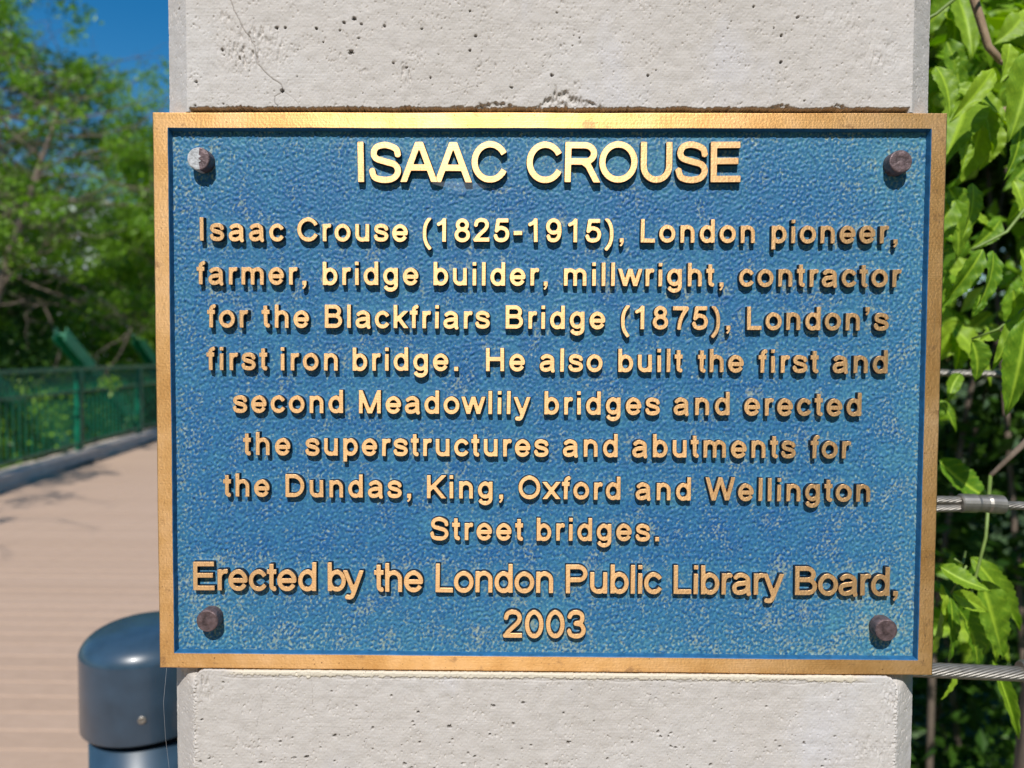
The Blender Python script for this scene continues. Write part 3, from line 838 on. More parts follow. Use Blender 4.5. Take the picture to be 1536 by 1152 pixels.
# background sheet of the plaque: hammered, patinated
def blur(a, sig):
    fy = np.fft.fftfreq(a.shape[0], PITCH)[:, None]; fx_ = np.fft.rfftfreq(a.shape[1], PITCH)[None, :]
    return np.fft.irfft2(np.fft.rfft2(a)*np.exp(-2*(PI*sig)**2*(fy**2+fx_**2)), s=a.shape)
near = np.clip(NEAR, 0, 1)
dense = sstep(.15, .75, blur((near < .0022).astype(float), .006))            # 1 among the lines of text, 0 on open ground
edgef = np.minimum(PX0-np.abs(PXX), PZ0-np.abs(PZZ))
lump = band(PXX.shape, .0032, .45, PITCH, (1.15, .9)); fine = band(PXX.shape, .0024, .6, PITCH); big = band(PXX.shape, .045, .7, PITCH)
for cx, cz_ in ((-.2018, .1366), (.2022, .1356), (-.1995, -.1344), (.2004, -.1362)):
    q = np.hypot(PXX-cx, PZZ-cz_); lump = lump*(1-np.exp(-(q/.007)**2)); edgef = np.minimum(edgef, np.maximum(q-.007, 0)*.8)
hgt = (.00019*lump + .00006*fine)*(1-.62*dense) + .000035*band(PXX.shape, .0012, .4, PITCH)
hgt += .00055*np.exp(-near/.00055) + .0012*np.exp(-np.maximum(edgef, 0)/.0005)*(np.minimum(PX0-np.abs(PXX), PZ0-np.abs(PZZ)) < .003)
patina = .30 + .10*(-lump)*(1-.5*dense) + .09*fine + .04*dense + .05*big + .05*band(PXX.shape, .012, .5, PITCH, (1.5, .7))
patina += .10*np.exp(-np.maximum(edgef, 0)/.012) + .11*np.exp(-near/.0035)*(1-.0*dense) + .08*sstep(-.04, -.15, PZZ) + .05*sstep(.08, .21, PXX) + .02*sstep(-.15, -.21, PXX) - .07*sstep(.03, -.03, np.abs(PZZ-.115)-.02)*0
worm = 1-np.abs(band(PXX.shape, .0075, .45, PITCH, (1.3, .8)))*1.6
patina += .10*np.clip(worm, -.5, 1)*(.35+.65*sstep(.0, 1.2, big+.6*sstep(.05, .2, np.abs(PXX))+.8*sstep(0, -.15, PZZ))) - .03
patina -= .28*np.exp(-near/.0006)
deep = .50 + .06*big + .16*lump + .16*(1-dense) - .12*sstep(.14, .21, PXX) - .20*np.exp(-np.maximum(edgef, 0)/.010) - .12*sstep(-.1, -.15, PZZ) - .10*sstep(.10, .15, PZZ)
V = np.stack([PXX, YB-hgt, PZZ], -1).reshape(-1, 3)
me = quadmesh('plate', V, grid_quads(*PXX.shape), M_plate)
fattr(me, 'patina', np.clip(patina, 0, 1)); fattr(me, 'deep', np.clip(deep, 0, 1)); fattr(me, 'near', np.exp(-near/.0009))
link('plate', me, plaque)

# frame: mitred moulding lofted round the rectangle, slightly uneven
def ring(u, yv, n_side=70, jit=.00006, ju=0):
    hx, hz = .2300-u, .1642-u; pts = []
    cor = [(-hx, hz), (-hx, -hz), (hx, -hz), (hx, hz)]
    for i in range(4):
        a, b = cor[i], cor[(i+1) % 4]
        for k in range(n_side):
            t = k/n_side; x = a[0]+(b[0]-a[0])*t; z = a[1]+(b[1]-a[1])*t
            nz_ = mnoise.noise(Vector((x*120, z*120, 3+ju)))*jit*2 + mnoise.noise(Vector((x*18, z*18, 9)))*jit*3
            nx_, nz2 = ((1, 0), (0, 1), (-1, 0), (0, -1))[i]
            if k == 0: nx_ = nz2 = 0
            pts.append((x+nx_*nz_, yv, z+nz2*nz_))
    return pts
prof = [(.0, .0118, 0), (.0, .0006, 0), (.00012, .0002, 0), (.0006, .0, 0), (.0088, .0, 0), (.0092, .0004, 1), (.0099, .0040, 1), (.0102, .0060, 1)]
rings = [ring(u, y_, ju=0 if u < .004 else 5) for u, y_, m_ in prof]
n = len(rings[0]); V = [p for r in rings for p in r]; F = []; FM = []
for r in range(len(rings)-1):
    for i in range(n):
        j = (i+1) % n
        F.append((r*n+i, r*n+j, (r+1)*n+j, (r+1)*n+i)); FM.append(1 if prof[r+1][2] and r >= 4 else 0)
me = mesh('frame', V, F, [M_bronze, M_rim], FM)
link('frame', me, plaque)
M_score = simple('fresh_bronze_score', (.95, .78, .58), .3, 1.0)
b = MB(); rs2 = random.Random(12)
for i in range(46):
    if i < 26: x, z, a = rs2.uniform(.2225, .2280), rs2.uniform(-.15, .15), rs2.uniform(1.35, 1.75)
    elif i < 36: x, z, a = rs2.uniform(-.22, .22), -.1642+rs2.uniform(.001, .008), rs2.uniform(-.3, .3)
    else: x, z, a = rs2.uniform(-.2285, -.2220), rs2.uniform(-.15, .15), rs2.uniform(1.2, 1.9)
    l_ = rs2.uniform(.002, .012)*(1 if i < 26 else .5); x1_, z1_ = x+math.cos(a)*l_, z+math.sin(a)*l_
    if abs(x) > .2205 and not (.2216 < abs(x1_) < .2290): continue
    w_ = rs2.uniform(.00004, .00010)
    b.add([(x-w_, -.00006, z), (x+w_, -.00006, z), (x1_+w_*.3, -.00006, z1_), (x1_-w_*.3, -.00006, z1_)], [(0, 1, 2, 3)])
b.build('scratches', M_score, plaque)
b = MB(); b.box(-.2296, .2296, .0062, .0116, -.1638, .1638); b.build('back_sheet', M_bronze, plaque)

# four bolts
def bolt_mesh(m_):
    b = MB(); r = .0066; b.lathe([(r*1.02, -.001), (r*1.0, .0070), (r*.96, .0076), (r*.90, .0078), (r*.3, .0079), (.0002, .0079)], 26, axis='y')
    V = [(x*(1+.03*mnoise.noise(Vector((x*300, 0, z*300)))), y_+.00012*mnoise.noise(Vector((x*500, 5, z*500))), z*(1+.03*mnoise.noise(Vector((x*300, 2, z*300))))) for x, y_, z in b.V]
    b.V = V
    return b
for i, (x, z) in enumerate(((-.2018, .1366), (.2022, .1356), (-.1995, -.1344), (.2004, -.1362))):
    bb = bolt_mesh(None)
    if i == 0:
        bb.M = [1 if sum(bb.V[k][0] for k in f)/len(f) < .0008 else 0 for f in bb.F]
        bb.M[-1] = 1
    o = link('bolt', bb.mesh('bolt', [M_bolt, M_boltg] if i == 0 else M_bolt), plaque, (x, YB, z), (R(rl.uniform(-2, 2)), rl.uniform(0, 3) if i else 0, R(rl.uniform(-2, 2))))
    if i == 0: o['label'] = 'bolt with pale grey splash on its head'

# torn strip of clear film clinging under the heading
M_film = bpy.data.materials.new('clear_film'); M_film.use_nodes = True
b_ = M_film.node_tree.nodes['Principled BSDF']
b_.inputs['Base Color'].default_value = (.75, .78, .85, 1); b_.inputs['Roughness'].default_value = .12; b_.inputs['Alpha'].default_value = .09
V = []; F = []
nn = 16
for i in range(nn+1):
    t = i/nn; x = -.0665+.0415*t; zc = .1247-.0008*t-.0095*max(0, t-.55)**1.4*2.0
    wv = .0050*(math.sin(PI*min(1, t*1.15+.06))**.7 if t < .86 else .55*(1-t)/.14+.05)
    for q in (0, 1):
        V.append((x+.0006*math.sin(9*t), -.0004+.0018*t*t*q+.0005*math.sin(14*t), zc-(wv)*q + .0006*math.sin(11*t)*q))
F = [(2*i, 2*i+1, 2*i+3, 2*i+2) for i in range(nn)]
me = mesh('clear_film', [(x, y_, z) for x, y_, z in V], F, M_film, smooth=True)
o = link('clear_film', me, None, (0, 0, CZ), label='torn sliver of clear film stuck under the second A of the heading', cat='film')

# ------------------------------------------------------------------ bollard
BX, BY, BZ0, BZ1, BZ2 = -.5275, .57, .951, 1.051, 1.085
bol = empty('bollard', (BX, BY, 0), label='slate blue metal bollard with a domed cap standing on the deck left of the pillar', cat='bollard')
b = MB(); b.lathe([(.0745, 0), (.0745, BZ0-.012)], 72); b.build('post', M_bol, bol)
b = MB(); b.lathe([(.066, BZ0-.014), (.066, BZ0+.006)], 48); b.build('neck', M_black, bol)
pr = [(.072, BZ0+.003), (.0838, BZ0), (.0848, BZ0+.0015), (.0850, BZ1)]
for k in range(1, 25):
    t = k/24*PI/2; pr.append((.085*math.cos(t)**.62+.0003 if k < 24 else .0005, BZ1+(BZ2-BZ1)*math.sin(t)**1.15))
b = MB(); b.lathe(pr, 96); cap_ = b.build('cap', M_bol, bol)
for o in bol.children:
    for p_ in o.data.polygons: p_.use_smooth = len(p_.vertices) == 4
b = MB(); b.lathe([(.0050, -.001), (.0050, .0010), (.0042, .0015), (.0020, .0015), (.0017, .0004)], 20, axis='y')
b.build('screw', M_steel, bol, loc=(.0305, -.0793, .985), rot=(0, 0, .36))

# ------------------------------------------------------------------ wire ropes on the right of the pillar
def rope(name, pts, rad, strands, lay, parent=None, smooth=True, **k):
    mb = MB(); P0 = Vector(pts[0]); P1 = Vector(pts[-1]); Lg = (P1-P0).length; d = (P1-P0).normalized()
    u = d.cross(Vector((0, 0, 1))).normalized(); v = u.cross(d)
    rs = rad*math.sin(PI/strands)/(1+math.sin(PI/strands))*1.22; rc_ = rad-rs
    n = int(Lg/(lay/14))
    n = min(n, 420)
    for s_ in range(strands):
        pp = []
        for i in range(n+1):
            t = i/n; a = 2*PI*(t*Lg/lay+s_/strands)
            sag = -.012*4*t*(1-t)*(Lg/2.4)
            pp.append(P0+d*Lg*t+(u*math.cos(a)+v*math.sin(a))*rc_+Vector((0, 0, sag)))
        mb.tube(pp, rs, 6)
    o = mb.build(name, M_steel, parent, smooth=True, **k); return o
rope('wire_rope', [(.225, .10, 1.2285), (1.6, .10, 1.206)], .0055, 14, .085, label='thick stainless wire rope leaving the pillar at the lower corner of the plaque', cat='wire rope')
up = empty('looped_wire_rope', (.225, .12, 1.349), label='thin stainless wire rope looped and crimped in a shiny sleeve, middle of the three', cat='wire rope')
rope('rope_strand', [(0, 0, .0005), (.098, 0, -.0018)], .0030, 9, .045, up)
rope('rope_strand', [(0, .0, -.0090), (.098, 0, -.0072)], .0030, 9, .045, up)
rope('rope_strand', [(.112, 0, -.0050), (1.4, 0, -.012)], .0033, 9, .045, up)
b = MB(); L0, L1 = .089, .122
pp = [(L0, 0, -.0040), (L0+.001, 0, -.0040), (L0+.012, 0, -.0041), (L0+.014, 0, -.0041), (L0+.020, 0, -.0043), (L0+.022, 0, -.0043), (L1-.001, 0, -.0050), (L1, 0, -.0050)]
b.tube(pp, [.0062, .0070, .0070, .0064, .0064, .0070, .0070, .0062], 20); sl = b.build('crimp_sleeve', M_steel, up)
rope('wire_rope', [(.228, .36, 1.4415), (1.6, .36, 1.440)], .0038, 6, .035, label='thin wire rope high behind the leaves, uppermost of the three', cat='wire rope')
b = MB(); b.tube([(.350, .10, 1.2262), (.352, .10, 1.2262), (.37, .10, 1.2259), (.398, .10, 1.2253), (.400, .10, 1.2253)], [.0070, .0082, .0082, .0082, .0070], 20)
b.build('rope_sleeve', M_steel, label='metal sleeve clamped on the thick lower wire rope at the photo edge', cat='sleeve')
# silk thread
b = MB(); b.tube([(-.2262, .001, CZ-.1640), (-.2275, -.001, CZ-.185), (-.2290, .004, CZ-.2090), (-.2295, .010, CZ-.235)], .00007, 5); b.build('spider_thread', M_web, label='single pale spider thread hanging from the lower left plaque corner', cat='thread')

# ------------------------------------------------------------------ foliage masses and trees (leaf-sized faces)
def leaves(name, pts, size, m_, parent=None, droop=.3, aspect=.45, seed=0, **k):
    r = np.random.default_rng(seed); n = len(pts); P_ = np.asarray(pts, float)
    d = r.standard_normal((n, 3)); d[:, 2] = d[:, 2]*.6-droop; d /= np.linalg.norm(d, axis=1)[:, None]
    u = r.standard_normal((n, 3)); u[:, 2] += .8; u[:, 1] -= .6; u = np.cross(d, u); u /= np.linalg.norm(u, axis=1)[:, None]
    nrm = np.cross(d, u); s = size*(.6+.8*r.random((n, 1)))
    a = P_; b_ = P_+d*s*.5+u*s*aspect*.5+nrm*s*.06; c = P_+d*s; e = P_+d*s*.5-u*s*aspect*.5+nrm*s*.06
    V = np.stack([a, b_, c, e], 1).reshape(-1, 3)
    Q = np.arange(4*n).reshape(-1, 4)
    me = quadmesh(name, V, Q, m_, smooth=False)
    return link(name, me, parent, **k)

def blobs(cs, per, rad, seed, flat=.75):
    """points spread over leafy clumps; denser near the shells"""
    r = np.random.default_rng(seed); out = []
    for c in cs:
        n = int(per*(.6+.8*r.random())); d = r.standard_normal((n, 3)); d /= np.linalg.norm(d, axis=1)[:, None]
        q = r.random((n, 1))**.45; rr = rad*(.6+.7*r.random())
        out.append(np.array(c)+d*q*rr*np.array([1, 1, flat]))
    return np.concatenate(out)

# ------------------------------------------------------------------ maple leaves on the right
def leaf_mesh(var, nu=15, nv=6):
    """one leaflet: length 1 along +X, drooping to -Z, serrated edge, folded along the midrib"""
    r = random.Random(var); V = []; F = []; vein = []
    wmax = r.uniform(.92, 1.08); curl = r.uniform(.10, .34); fold = r.uniform(.12, .42); twist = r.uniform(-.6, .6); side = r.uniform(-.14, .14)
    asym = r.uniform(-.12, .12); serr = r.uniform(.05, .11)
    for i in range(nu*2+1):
        t = i/(nu*2)
        sh = (math.sin(PI*t**.78))**.85*(1-.25*t) if 0 < t < 1 else .004
        tooth = (1+serr*(((i*0.5*1.0) % 1)*2-1)*(1 if .22 < t < .93 else 0)*1.1)
        if var % 3 == 1 and .45 < t < .6: tooth *= 1.12
        for j in range(-nv, nv+1):
            f = j/nv
            wv = sh*wmax*tooth**(abs(f)**3)*(1+asym*(1 if f > 0 else -1))
            y_ = f*wv*.5
            z = fold*abs(y_)*.8 - curl*t*t + .018*math.sin(9*t*PI+abs(f)*2)*abs(f) + .02*math.sin(4*t+3*f+var)
            a = twist*t; yy_, zz_ = y_*math.cos(a)-z*math.sin(a)*.5, y_*math.sin(a)*.6+z
            V.append((t, yy_+side*math.sin(PI*t), zz_))
            ph = (t*7.5-abs(f)*1.15) % 1
            vv = max(0, 1-abs(f)*9) + (max(0, 1-min(ph, 1-ph)*8)*.45 if abs(f) > .05 else 0)
            vein.append(min(1, vv))
    m_ = 2*nv+1
    for i in range(nu*2):
        for j in range(m_-1):
            F.append((i*m_+j, (i+1)*m_+j, (i+1)*m_+j+1, i*m_+j+1))
    me = mesh('leaf', V, F, M_lv, smooth=True)
    fattr(me, 'vein', np.array(vein)); return me
leafs = [leaf_mesh(v) for v in range(8)]
shrub = empty('maple_shrub', (.75, .55, -.4), label='leafy green maple sapling with drooping serrated leaves beside the pillar', cat='tree')
so = Vector(shrub.location)
def put_leaf(a, b, wdt, roll=None, v=None):
    a = Vector(a); b = Vector(b); d = b-a; Ln = d.length
    X_ = d.normalized()
    n_ = Vector((rl.uniform(-.35, .35), -1, rl.uniform(.15, .8))) if roll is None else Vector(roll)
    Z_ = (n_-X_*n_.dot(X_)).normalized(); Y_ = Z_.cross(X_)
    M = Matrix.Identity(4)
    for c_, (ax_, sc2) in enumerate(((X_, Ln), (Y_, wdt*1.35), (Z_, Ln))):
        for r_ in range(3): M[r_][c_] = ax_[r_]*sc2
    me = leafs[rl.randrange(8)] if v is None else leafs[v]
    o = link('leaf', me, shrub)
    M.translation = a-so; o.matrix_local = M
    return o
LV = [(0.3798,1.6953,0.3437,1.6589,0.0126,0.20),(0.3919,1.7161,0.3841,1.6832,0.0160,0.20),(0.3846,1.6934,0.3679,1.6278,0.0268,0.16),(0.3836,1.6413,0.3748,1.6006,0.0131,0.17),(0.3840,1.6495,0.3760,1.6200,0.0109,0.24),(0.3767,1.6053,0.3682,1.5621,0.0130,0.22),(0.3315,1.6974,0.3386,1.6588,0.0149,0.20),(0.3747,1.5454,0.3470,1.4953,0.0171,0.20),(0.3706,1.5414,0.3622,1.4941,0.0155,0.18),(0.3933,1.5437,0.4000,1.5024,0.0177,0.18),(0.3986,1.5118,0.3951,1.4902,0.0085,0.24),(0.4030,1.4764,0.3829,1.4705,0.0118,0.22),(0.3746,1.4691,0.3824,1.4334,0.0139,0.21),(0.4136,1.5001,0.3803,1.4502,0.0149,0.20),(0.3937,1.4855,0.3779,1.4088,0.0218,0.17),(0.3239,1.2855,0.3563,1.2733,0.0150,0.16),(0.3394,1.2606,0.3691,1.2487,0.0131,0.17),(0.3560,1.2476,0.3599,1.1893,0.0114,0.20),(0.3666,1.2390,0.3954,1.1831,0.0116,0.21),(0.3823,1.2629,0.4176,1.1887,0.0251,0.20),(0.4006,1.2308,0.4207,1.1748,0.0132,0.23),(0.3999,1.1891,0.4210,1.1238,0.0104,0.21),(0.3747,1.1786,0.3655,1.1483,0.0047,0.22),(0.3477,1.2591,0.3442,1.1985,0.0114,0.20),(0.3770,1.3580,0.4289,1.3207,0.0250,0.26),(0.4093,1.2669,0.4611,1.2020,0.0213,0.26),(0.4421,1.5974,0.4282,1.5793,0.0123,0.25),(0.3923,1.6035,0.4033,1.5500,0.0154,0.28),(0.3963,1.7614,0.4236,1.7041,0.0198,0.30),(0.4365,1.7041,0.4038,1.7232,0.0172,0.30),(0.4220,1.7240,0.4622,1.7043,0.0163,0.32),(0.4091,1.8004,0.4465,1.7740,0.0206,0.33),(0.4567,1.7776,0.4288,1.7530,0.0193,0.28),(0.3707,1.5257,0.3798,1.4826,0.0150,0.26),(0.4181,1.4384,0.4025,1.4120,0.0119,0.30),(0.4374,1.6724,0.4229,1.6349,0.0167,0.28),(0.3772,1.7356,0.3845,1.7133,0.0100,0.26),(0.4021,1.7441,0.4097,1.7139,0.0149,0.20),(0.4162,1.4103,0.4271,1.3829,0.0096,0.33),(0.4254,1.6130,0.4383,1.5775,0.0158,0.24),(0.4235,1.5948,0.4532,1.5755,0.0132,0.30),(0.4528,1.5884,0.4244,1.5625,0.0145,0.30)]
rs_ = random.Random(3)
for i, (x0, z0, x1_, z1_, wd_, yd) in enumerate(LV):
    dy = rs_.uniform(-.02, .03)
    put_leaf((x0, yd, z0), (x1_, yd-.012+dy*.4, z1_), wd_)
# further leaflets, thinning out where the photo shows the dark hollow
cnt = 0
def clump(c, n, size):
    """a compound leaf: petiole with leaflets hanging from it"""
    global cnt
    c = Vector(c)
    for k in range(n):
        ang = rs_.uniform(-1.3, 1.3)
        dr = Vector((math.sin(ang)*.9, rs_.uniform(-.5, .3), -abs(math.cos(ang))*.8-.15)).normalized()
        if rs_.random() < .25: dr.z *= -.2
        Ln = size*rs_.uniform(.6, 1.1)
        a = c+Vector((rs_.uniform(-.012, .012), rs_.uniform(-.01, .01), rs_.uniform(-.012, .012)))
        put_leaf(a, a+dr*Ln, Ln*rs_.uniform(.34, .48)); cnt += 1
CX, CY, CZc = camo.location
spots = []
while len(spots) < 66:
    y_ = rs_.uniform(.26, 1.05); dd = y_+.434
    x_ = rs_.uniform(.52, .92)*dd; z_ = CZc + rs_.uniform(-.60, .62)*dd
    v_ = (z_-CZc)/dd
    keep = 1.0 if v_ > .02 else (.06 if -.22 < v_ < .02 else (.45 if v_ > -.42 else .08))
    if v_ > .3: keep = 1.0
    if rs_.random() < keep and x_ > .27: spots.append((x_, y_, z_))
for c in spots:
    if cnt < 245: clump(c, rs_.choice((3, 4, 4)), .074)
r = np.random.default_rng(64); cc = []
while len(cc) < 60:
    y_ = r.uniform(.62, 1.15); dd = y_+.434; v_ = r.uniform(-.5, .62)
    if v_ < .03 and r.random() > (.30 if v_ < -.25 else .04): continue
    cc.append((r.uniform(.50, .95)*dd-so.x, y_-so.y, CZc+v_*dd-so.z))
leaves('small_leaves', blobs(cc, 26, .085, 65), .055, M_lvd, shrub, seed=66, kind='stuff')
# twigs
def twig(pts, r0, r1, m_, name='twig'):
    b = MB(); n_ = len(pts); b.tube([Vector(p)-so for p in pts], [r0+(r1-r0)*i/(n_-1) for i in range(n_)], 7)
    return b.build(name, m_, shrub, smooth=True)
twig([(.30, .30, 1.98), (.355, .26, 1.86), (.384, .24, 1.777), (.3917, .24, 1.7537), (.3994, .24, 1.7304), (.408, .235, 1.7158)], .0045, .0030, M_twig)
twig([(.300, .2, 1.725), (.3304, .2, 1.7403), (.345, .2, 1.7523), (.40, .22, 1.80)], .0013, .0017, M_twigg)
twig([(.36, .26, 1.660), (.3748, .26, 1.6662), (.4033, .26, 1.6723), (.47, .30, 1.70), (.56, .36, 1.76)], .0020, .0035, M_twig)
twig([(.408, .235, 1.7158), (.43, .22, 1.70), (.47, .2, 1.69)], .003, .002, M_twig)
twig([(.345, .16, 1.2865), (.3394, .17, 1.2610), (.352, .17, 1.249), (.3566, .18, 1.247)], .0010, .0007, M_twigg)
twig([(.362, .19, 1.29), (.345, .165, 1.2865), (.335, .16, 1.292)], .001, .001, M_twigg)
twig([(.40, .22, 1.35), (.385, .2, 1.30), (.3765, .2, 1.262), (.372, .2, 1.243)], .0016, .001, M_twigg)
twig([(.44, .2, 1.62), (.395, .2, 1.560), (.372, .2, 1.548), (.366, .2, 1.545)], .0016, .0010, M_twigg)
twig([(.46, .25, 1.53), (.42, .2, 1.503), (.39, .2, 1.478), (.374, .21, 1.470)], .0016, .0008, M_twigg)
twig([(.75, .55, -.4), (.76, .60, .2), (.72, .62, .8), (.74, .6, 1.4), (.68, .58, 2.0), (.70, .65, 2.6)], .028, .010, M_bark, 'trunk')
twig([(.72, .6, 1.3), (.66, .5, 1.7), (.52, .38, 1.88), (.30, .30, 1.98)], .007, .004, M_bark, 'branch')
twig([(.74, .6, 1.4), (.66, .48, 1.40), (.54, .33, 1.42), (.44, .22, 1.39), (.40, .22, 1.35)], .007, .002, M_bark, 'branch')
twig([(.70, .58, 1.8), (.6, .45, 1.70), (.46, .26, 1.63), (.44, .2, 1.62)], .006, .002, M_bark, 'branch')

def tree(name, base, height, cr, n_cl, per, leaf, m_, seed, label, cat='tree', group=None, sparse=1.0, low=.35, twigs=60, lean=(0, 0), cl=.45, bare=0):
    r = random.Random(seed); root = empty(name, base, label=label, cat=cat, group=group, kind=None)
    tips = []
    b = MB(); top = Vector((lean[0], lean[1], height*.9)); pts = [Vector((0, 0, -.3))]
    for i in range(1, 9):
        t = i/8; pts.append(Vector((top.x*t+r.uniform(-.1, .1)*t*cr*.4, top.y*t+r.uniform(-.1, .1)*t*cr*.4, top.z*t)))
    r0 = height*.016+.03
    b.tube(pts, [r0*(1-.85*i/8) for i in range(9)], 9)
    b.build('trunk', M_bark, root, smooth=True)
    lb = MB()
    def limb(p, d, Ln, rb, depth):
        n_ = 6; q = Vector(p); pp = [q.copy()]; d = d.normalized()
        for k in range(n_):
            d = (d+Vector((r.gauss(0, .22), r.gauss(0, .22), r.gauss(.02, .18)))).normalized()
            q = q+d*Ln/n_; pp.append(q.copy())
        lb.tube(pp, [rb*(1-.8*k/n_) for k in range(n_+1)], 5 if depth == 0 else 3, cap=False)
        if depth < 2:
            for k in range(5 if depth == 0 else 3):
                s0 = pp[r.randint(1, n_)]; dd_ = (d+Vector((r.gauss(0, .8), r.gauss(0, .8), r.gauss(.1, .5)))).normalized()
                limb(s0, dd_, Ln*r.uniform(.3, .5), rb*.42, depth+1)
        if r.random() > bare: tips.append(pp[-1]); tips.append(pp[3])
    for i in range(twigs):
        t = r.uniform(low, .98); p = pts[int(t*8)].lerp(pts[min(8, int(t*8)+1)], t*8 % 1)
        a = r.uniform(0, 2*PI); Ln = cr*math.sqrt(max(.05, 1-((t-(low+.99)/2)/((1-low)*.62))**2))*r.uniform(.55, 1.0)
        limb(p, Vector((math.cos(a), math.sin(a), r.uniform(-.1, .9))), Ln, max(.010, r0*.26*(1-t*.6)), 0)
    lb.build('limbs', M_bark, root, smooth=True)
    r.shuffle(tips); tips = tips[:n_cl]
    P_ = blobs([tuple(t_) for t_ in tips], per, cl, seed)
    leaves('crown', P_, leaf, m_, root, seed=seed)
    return root

T = 'trees behind the green railing'
# upper left: an open crown with bare grey twigs and sky between
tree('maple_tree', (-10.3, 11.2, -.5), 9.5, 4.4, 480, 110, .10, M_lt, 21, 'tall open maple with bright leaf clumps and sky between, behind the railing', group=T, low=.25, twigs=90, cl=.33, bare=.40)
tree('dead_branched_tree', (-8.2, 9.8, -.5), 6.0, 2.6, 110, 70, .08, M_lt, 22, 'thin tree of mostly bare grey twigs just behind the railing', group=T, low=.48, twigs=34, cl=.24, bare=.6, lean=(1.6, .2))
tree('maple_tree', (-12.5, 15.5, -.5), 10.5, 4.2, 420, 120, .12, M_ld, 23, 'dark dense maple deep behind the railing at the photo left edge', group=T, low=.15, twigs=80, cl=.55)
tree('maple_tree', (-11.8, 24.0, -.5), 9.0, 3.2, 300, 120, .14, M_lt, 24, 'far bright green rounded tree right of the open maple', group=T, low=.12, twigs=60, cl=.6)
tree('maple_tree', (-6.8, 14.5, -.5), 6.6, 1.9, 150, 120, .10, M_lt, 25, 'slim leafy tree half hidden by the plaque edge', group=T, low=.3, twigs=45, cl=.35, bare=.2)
def copy_tree(src, loc, rz, label, group):
    c_ = src.copy(); sc.collection.objects.link(c_); c_.location = loc; c_.rotation_euler = (0, 0, rz); c_['label'] = label; c_['group'] = group
    for ch in list(src.children):
        k_ = ch.copy(); sc.collection.objects.link(k_); k_.parent = c_
    return c_
for i, (x_, y_) in enumerate(((-7.5, -9.5), (-3.0, -11.0), (1.6, -10.2), (5.6, -9.0), (9.0, -5.5))):  # unseen trees added to block sky light and deepen the plaque's shadows
    copy_tree(bpy.data.objects['maple_tree.002'], (x_, y_, -1.2), 1.3*i, ['broad green tree behind the viewer, over the walk on the left', 'tree behind the viewer, second from the left', 'tree straight behind the viewer', 'tree behind the viewer on the right', 'tree to the right of the viewer'][i], 'trees on the near side of the walk')
# shrubs that close the view behind the railing
def bush(loc, rx, ry, rz, n, leaf, m_, seed, label, name='bush', group='bushes behind the green railing', per=70, cl=.32):
    r = np.random.default_rng(seed); d = r.standard_normal((n, 3)); d /= np.linalg.norm(d, axis=1)[:, None]; d[:, 2] = np.abs(d[:, 2])
    c = d*(r.random((n, 1))**.4)*np.array([rx, ry, rz])
    root = empty(name, loc, label=label, cat='bush', group=group)
    b = MB(); q = random.Random(seed)
    for i in range(7):
        e = c[q.randrange(n)]; b.tube([(0, 0, -.1), (e[0]*.4, e[1]*.4, e[2]*.5), tuple(e)], [.03, .02, .006], 5)
    b.build('stems', M_bark, root, smooth=True)
    leaves('foliage', blobs([tuple(x) for x in c], per, cl, seed), leaf, m_, root, seed=seed)
    return root
bl = ['dark leafy bush behind the railing, at the left edge of the photo', 'bright green bush leaning over the railing left of the brace', 'dark bush behind the railing between the two braces',
      'yellow green bush close behind the railing beside the plaque', 'tall dark hedge-like bush behind the bright ones', 'tall mid green bush far behind the railing', 'big dark bush beyond the second brace', 'far green bush beyond the end of the view', 'low bush reaching through the railing bars']
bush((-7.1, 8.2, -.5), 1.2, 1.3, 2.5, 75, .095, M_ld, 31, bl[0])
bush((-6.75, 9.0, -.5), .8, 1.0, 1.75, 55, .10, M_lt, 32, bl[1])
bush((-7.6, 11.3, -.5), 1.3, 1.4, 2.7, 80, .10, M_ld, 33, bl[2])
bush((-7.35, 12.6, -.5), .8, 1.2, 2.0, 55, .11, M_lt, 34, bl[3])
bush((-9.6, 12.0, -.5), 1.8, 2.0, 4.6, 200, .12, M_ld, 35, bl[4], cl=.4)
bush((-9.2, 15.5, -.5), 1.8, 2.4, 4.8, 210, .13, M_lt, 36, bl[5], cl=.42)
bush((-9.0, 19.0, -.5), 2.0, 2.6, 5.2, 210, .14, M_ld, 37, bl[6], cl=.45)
bush((-13.5, 22., -.5), 3.0, 3.0, 5.0, 170, .16, M_lt, 38, bl[7], cl=.6)
bush((-6.45, 7.9, -.5), .5, .9, 1.2, 40, .085, M_lt, 39, bl[8])
# distant wood closes the horizon
r = np.random.default_rng(77); n = 520
c = np.stack([r.uniform(-70, 60, n), r.uniform(38, 75, n), -.3+6.5*r.random(n)**.8], 1)
leaves('distant_wood', blobs([tuple(x) for x in c], 110, 2.0, 78), .45, M_ld, kind='stuff')

# overhead limb that dapples the far deck (a tree left of the walk)
tree('walkside_tree', (-7.2, 1.6, -.5), 7.5, 2.7, 28, 50, .11, M_lt, 41, 'leafy tree left of the walk whose shade dapples the deck', low=.5, twigs=26, lean=(.8, 0), cl=.35, bare=.25)

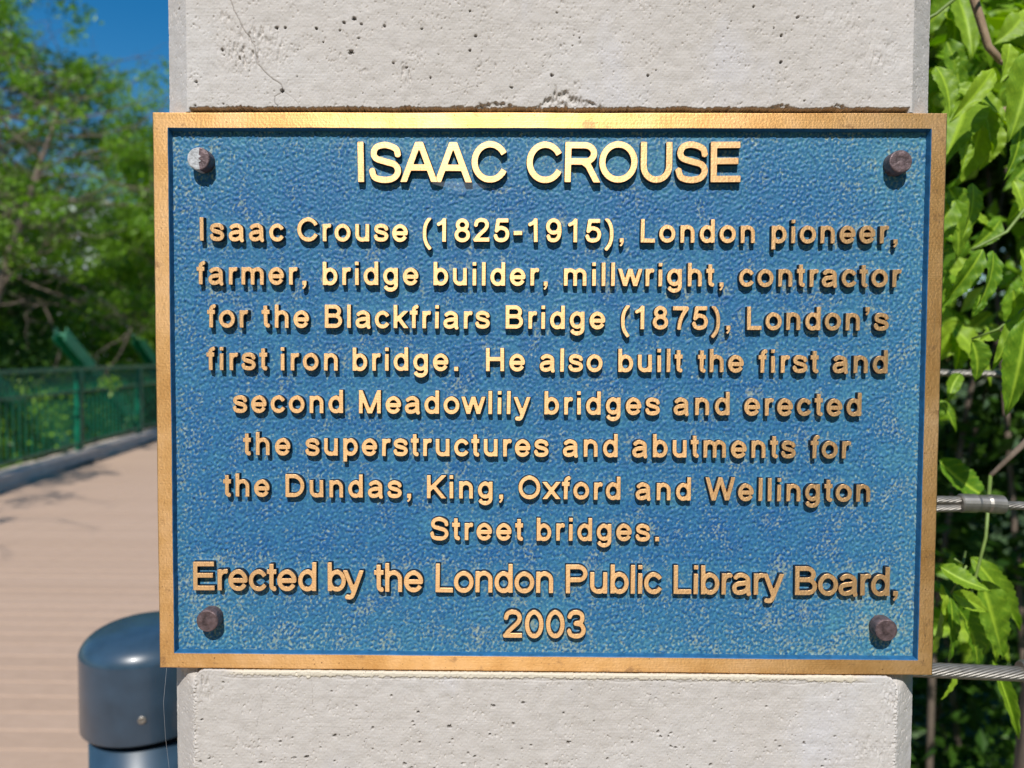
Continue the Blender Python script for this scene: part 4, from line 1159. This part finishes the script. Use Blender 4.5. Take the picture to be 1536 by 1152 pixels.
# dense shaded growth behind the sapling on the right
c = []
r = np.random.default_rng(5)
for i in range(430):
    y_ = r.uniform(1.65, 3.8); dd = y_+.43
    x_ = r.uniform(.12, 1.15)*dd; z_ = r.uniform(-.3, 2.9)
    c.append((x_, y_, z_))
root = empty('dark_thicket', (1.6, 2.0, -.5), label='dark shaded thicket deep behind the maple sapling on the right', cat='bush')
leaves('foliage', blobs(c, 110, .20, 51)-np.array([1.6, 2.0, -.5]), .075, M_ld, root, seed=52)  # dark leaf colour chosen to deepen the shade in here
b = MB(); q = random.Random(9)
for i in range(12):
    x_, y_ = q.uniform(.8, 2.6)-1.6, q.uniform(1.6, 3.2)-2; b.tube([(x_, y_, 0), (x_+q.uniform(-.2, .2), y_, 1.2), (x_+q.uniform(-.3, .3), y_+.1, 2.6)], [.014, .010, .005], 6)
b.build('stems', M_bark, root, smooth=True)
root = empty('canopy_tree', (2.4, 1.6, -.5), label='broad tree whose low canopy shades the thicket right of the pillar', cat='tree')  # canopy added to block the sun and keep the thicket dark
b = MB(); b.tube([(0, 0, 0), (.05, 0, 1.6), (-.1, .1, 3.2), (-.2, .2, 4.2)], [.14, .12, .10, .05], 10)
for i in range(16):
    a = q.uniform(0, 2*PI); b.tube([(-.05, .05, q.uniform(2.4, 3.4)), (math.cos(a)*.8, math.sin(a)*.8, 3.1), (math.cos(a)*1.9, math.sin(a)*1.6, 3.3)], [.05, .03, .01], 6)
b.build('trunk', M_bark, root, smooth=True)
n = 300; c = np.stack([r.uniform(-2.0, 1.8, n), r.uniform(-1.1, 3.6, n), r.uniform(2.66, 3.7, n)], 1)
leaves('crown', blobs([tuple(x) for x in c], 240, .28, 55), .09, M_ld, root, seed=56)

# ------------------------------------------------------------------ white building far beyond the trees
bd = empty('white_apartment_block', (-50, 80, -2.0), rz=.45, label='white flat-roofed building glimpsed far off through the trees', cat='building')
b = MB(); b.box(-7, 7, -5, 5, 0, 19.0); b.build('wall', M_white, bd)
b = MB(); b.box(-9.3, 9.3, -5.3, 5.3, 19.0, 19.5); b.build('roof', M_kerb, bd)
wm = MB(); wm.box(-.7, .7, -.06, .02, 0, 1.5); wme = wm.mesh('window', M_glass)
for f in range(6):
    for k in range(6): link('window', wme, bd, (-7.5+k*3, -5.0, 1.2+f*3))
print('objects', len(bpy.data.objects), 'faces', sum(len(o.data.polygons) for o in bpy.data.objects if o.type == 'MESH'))
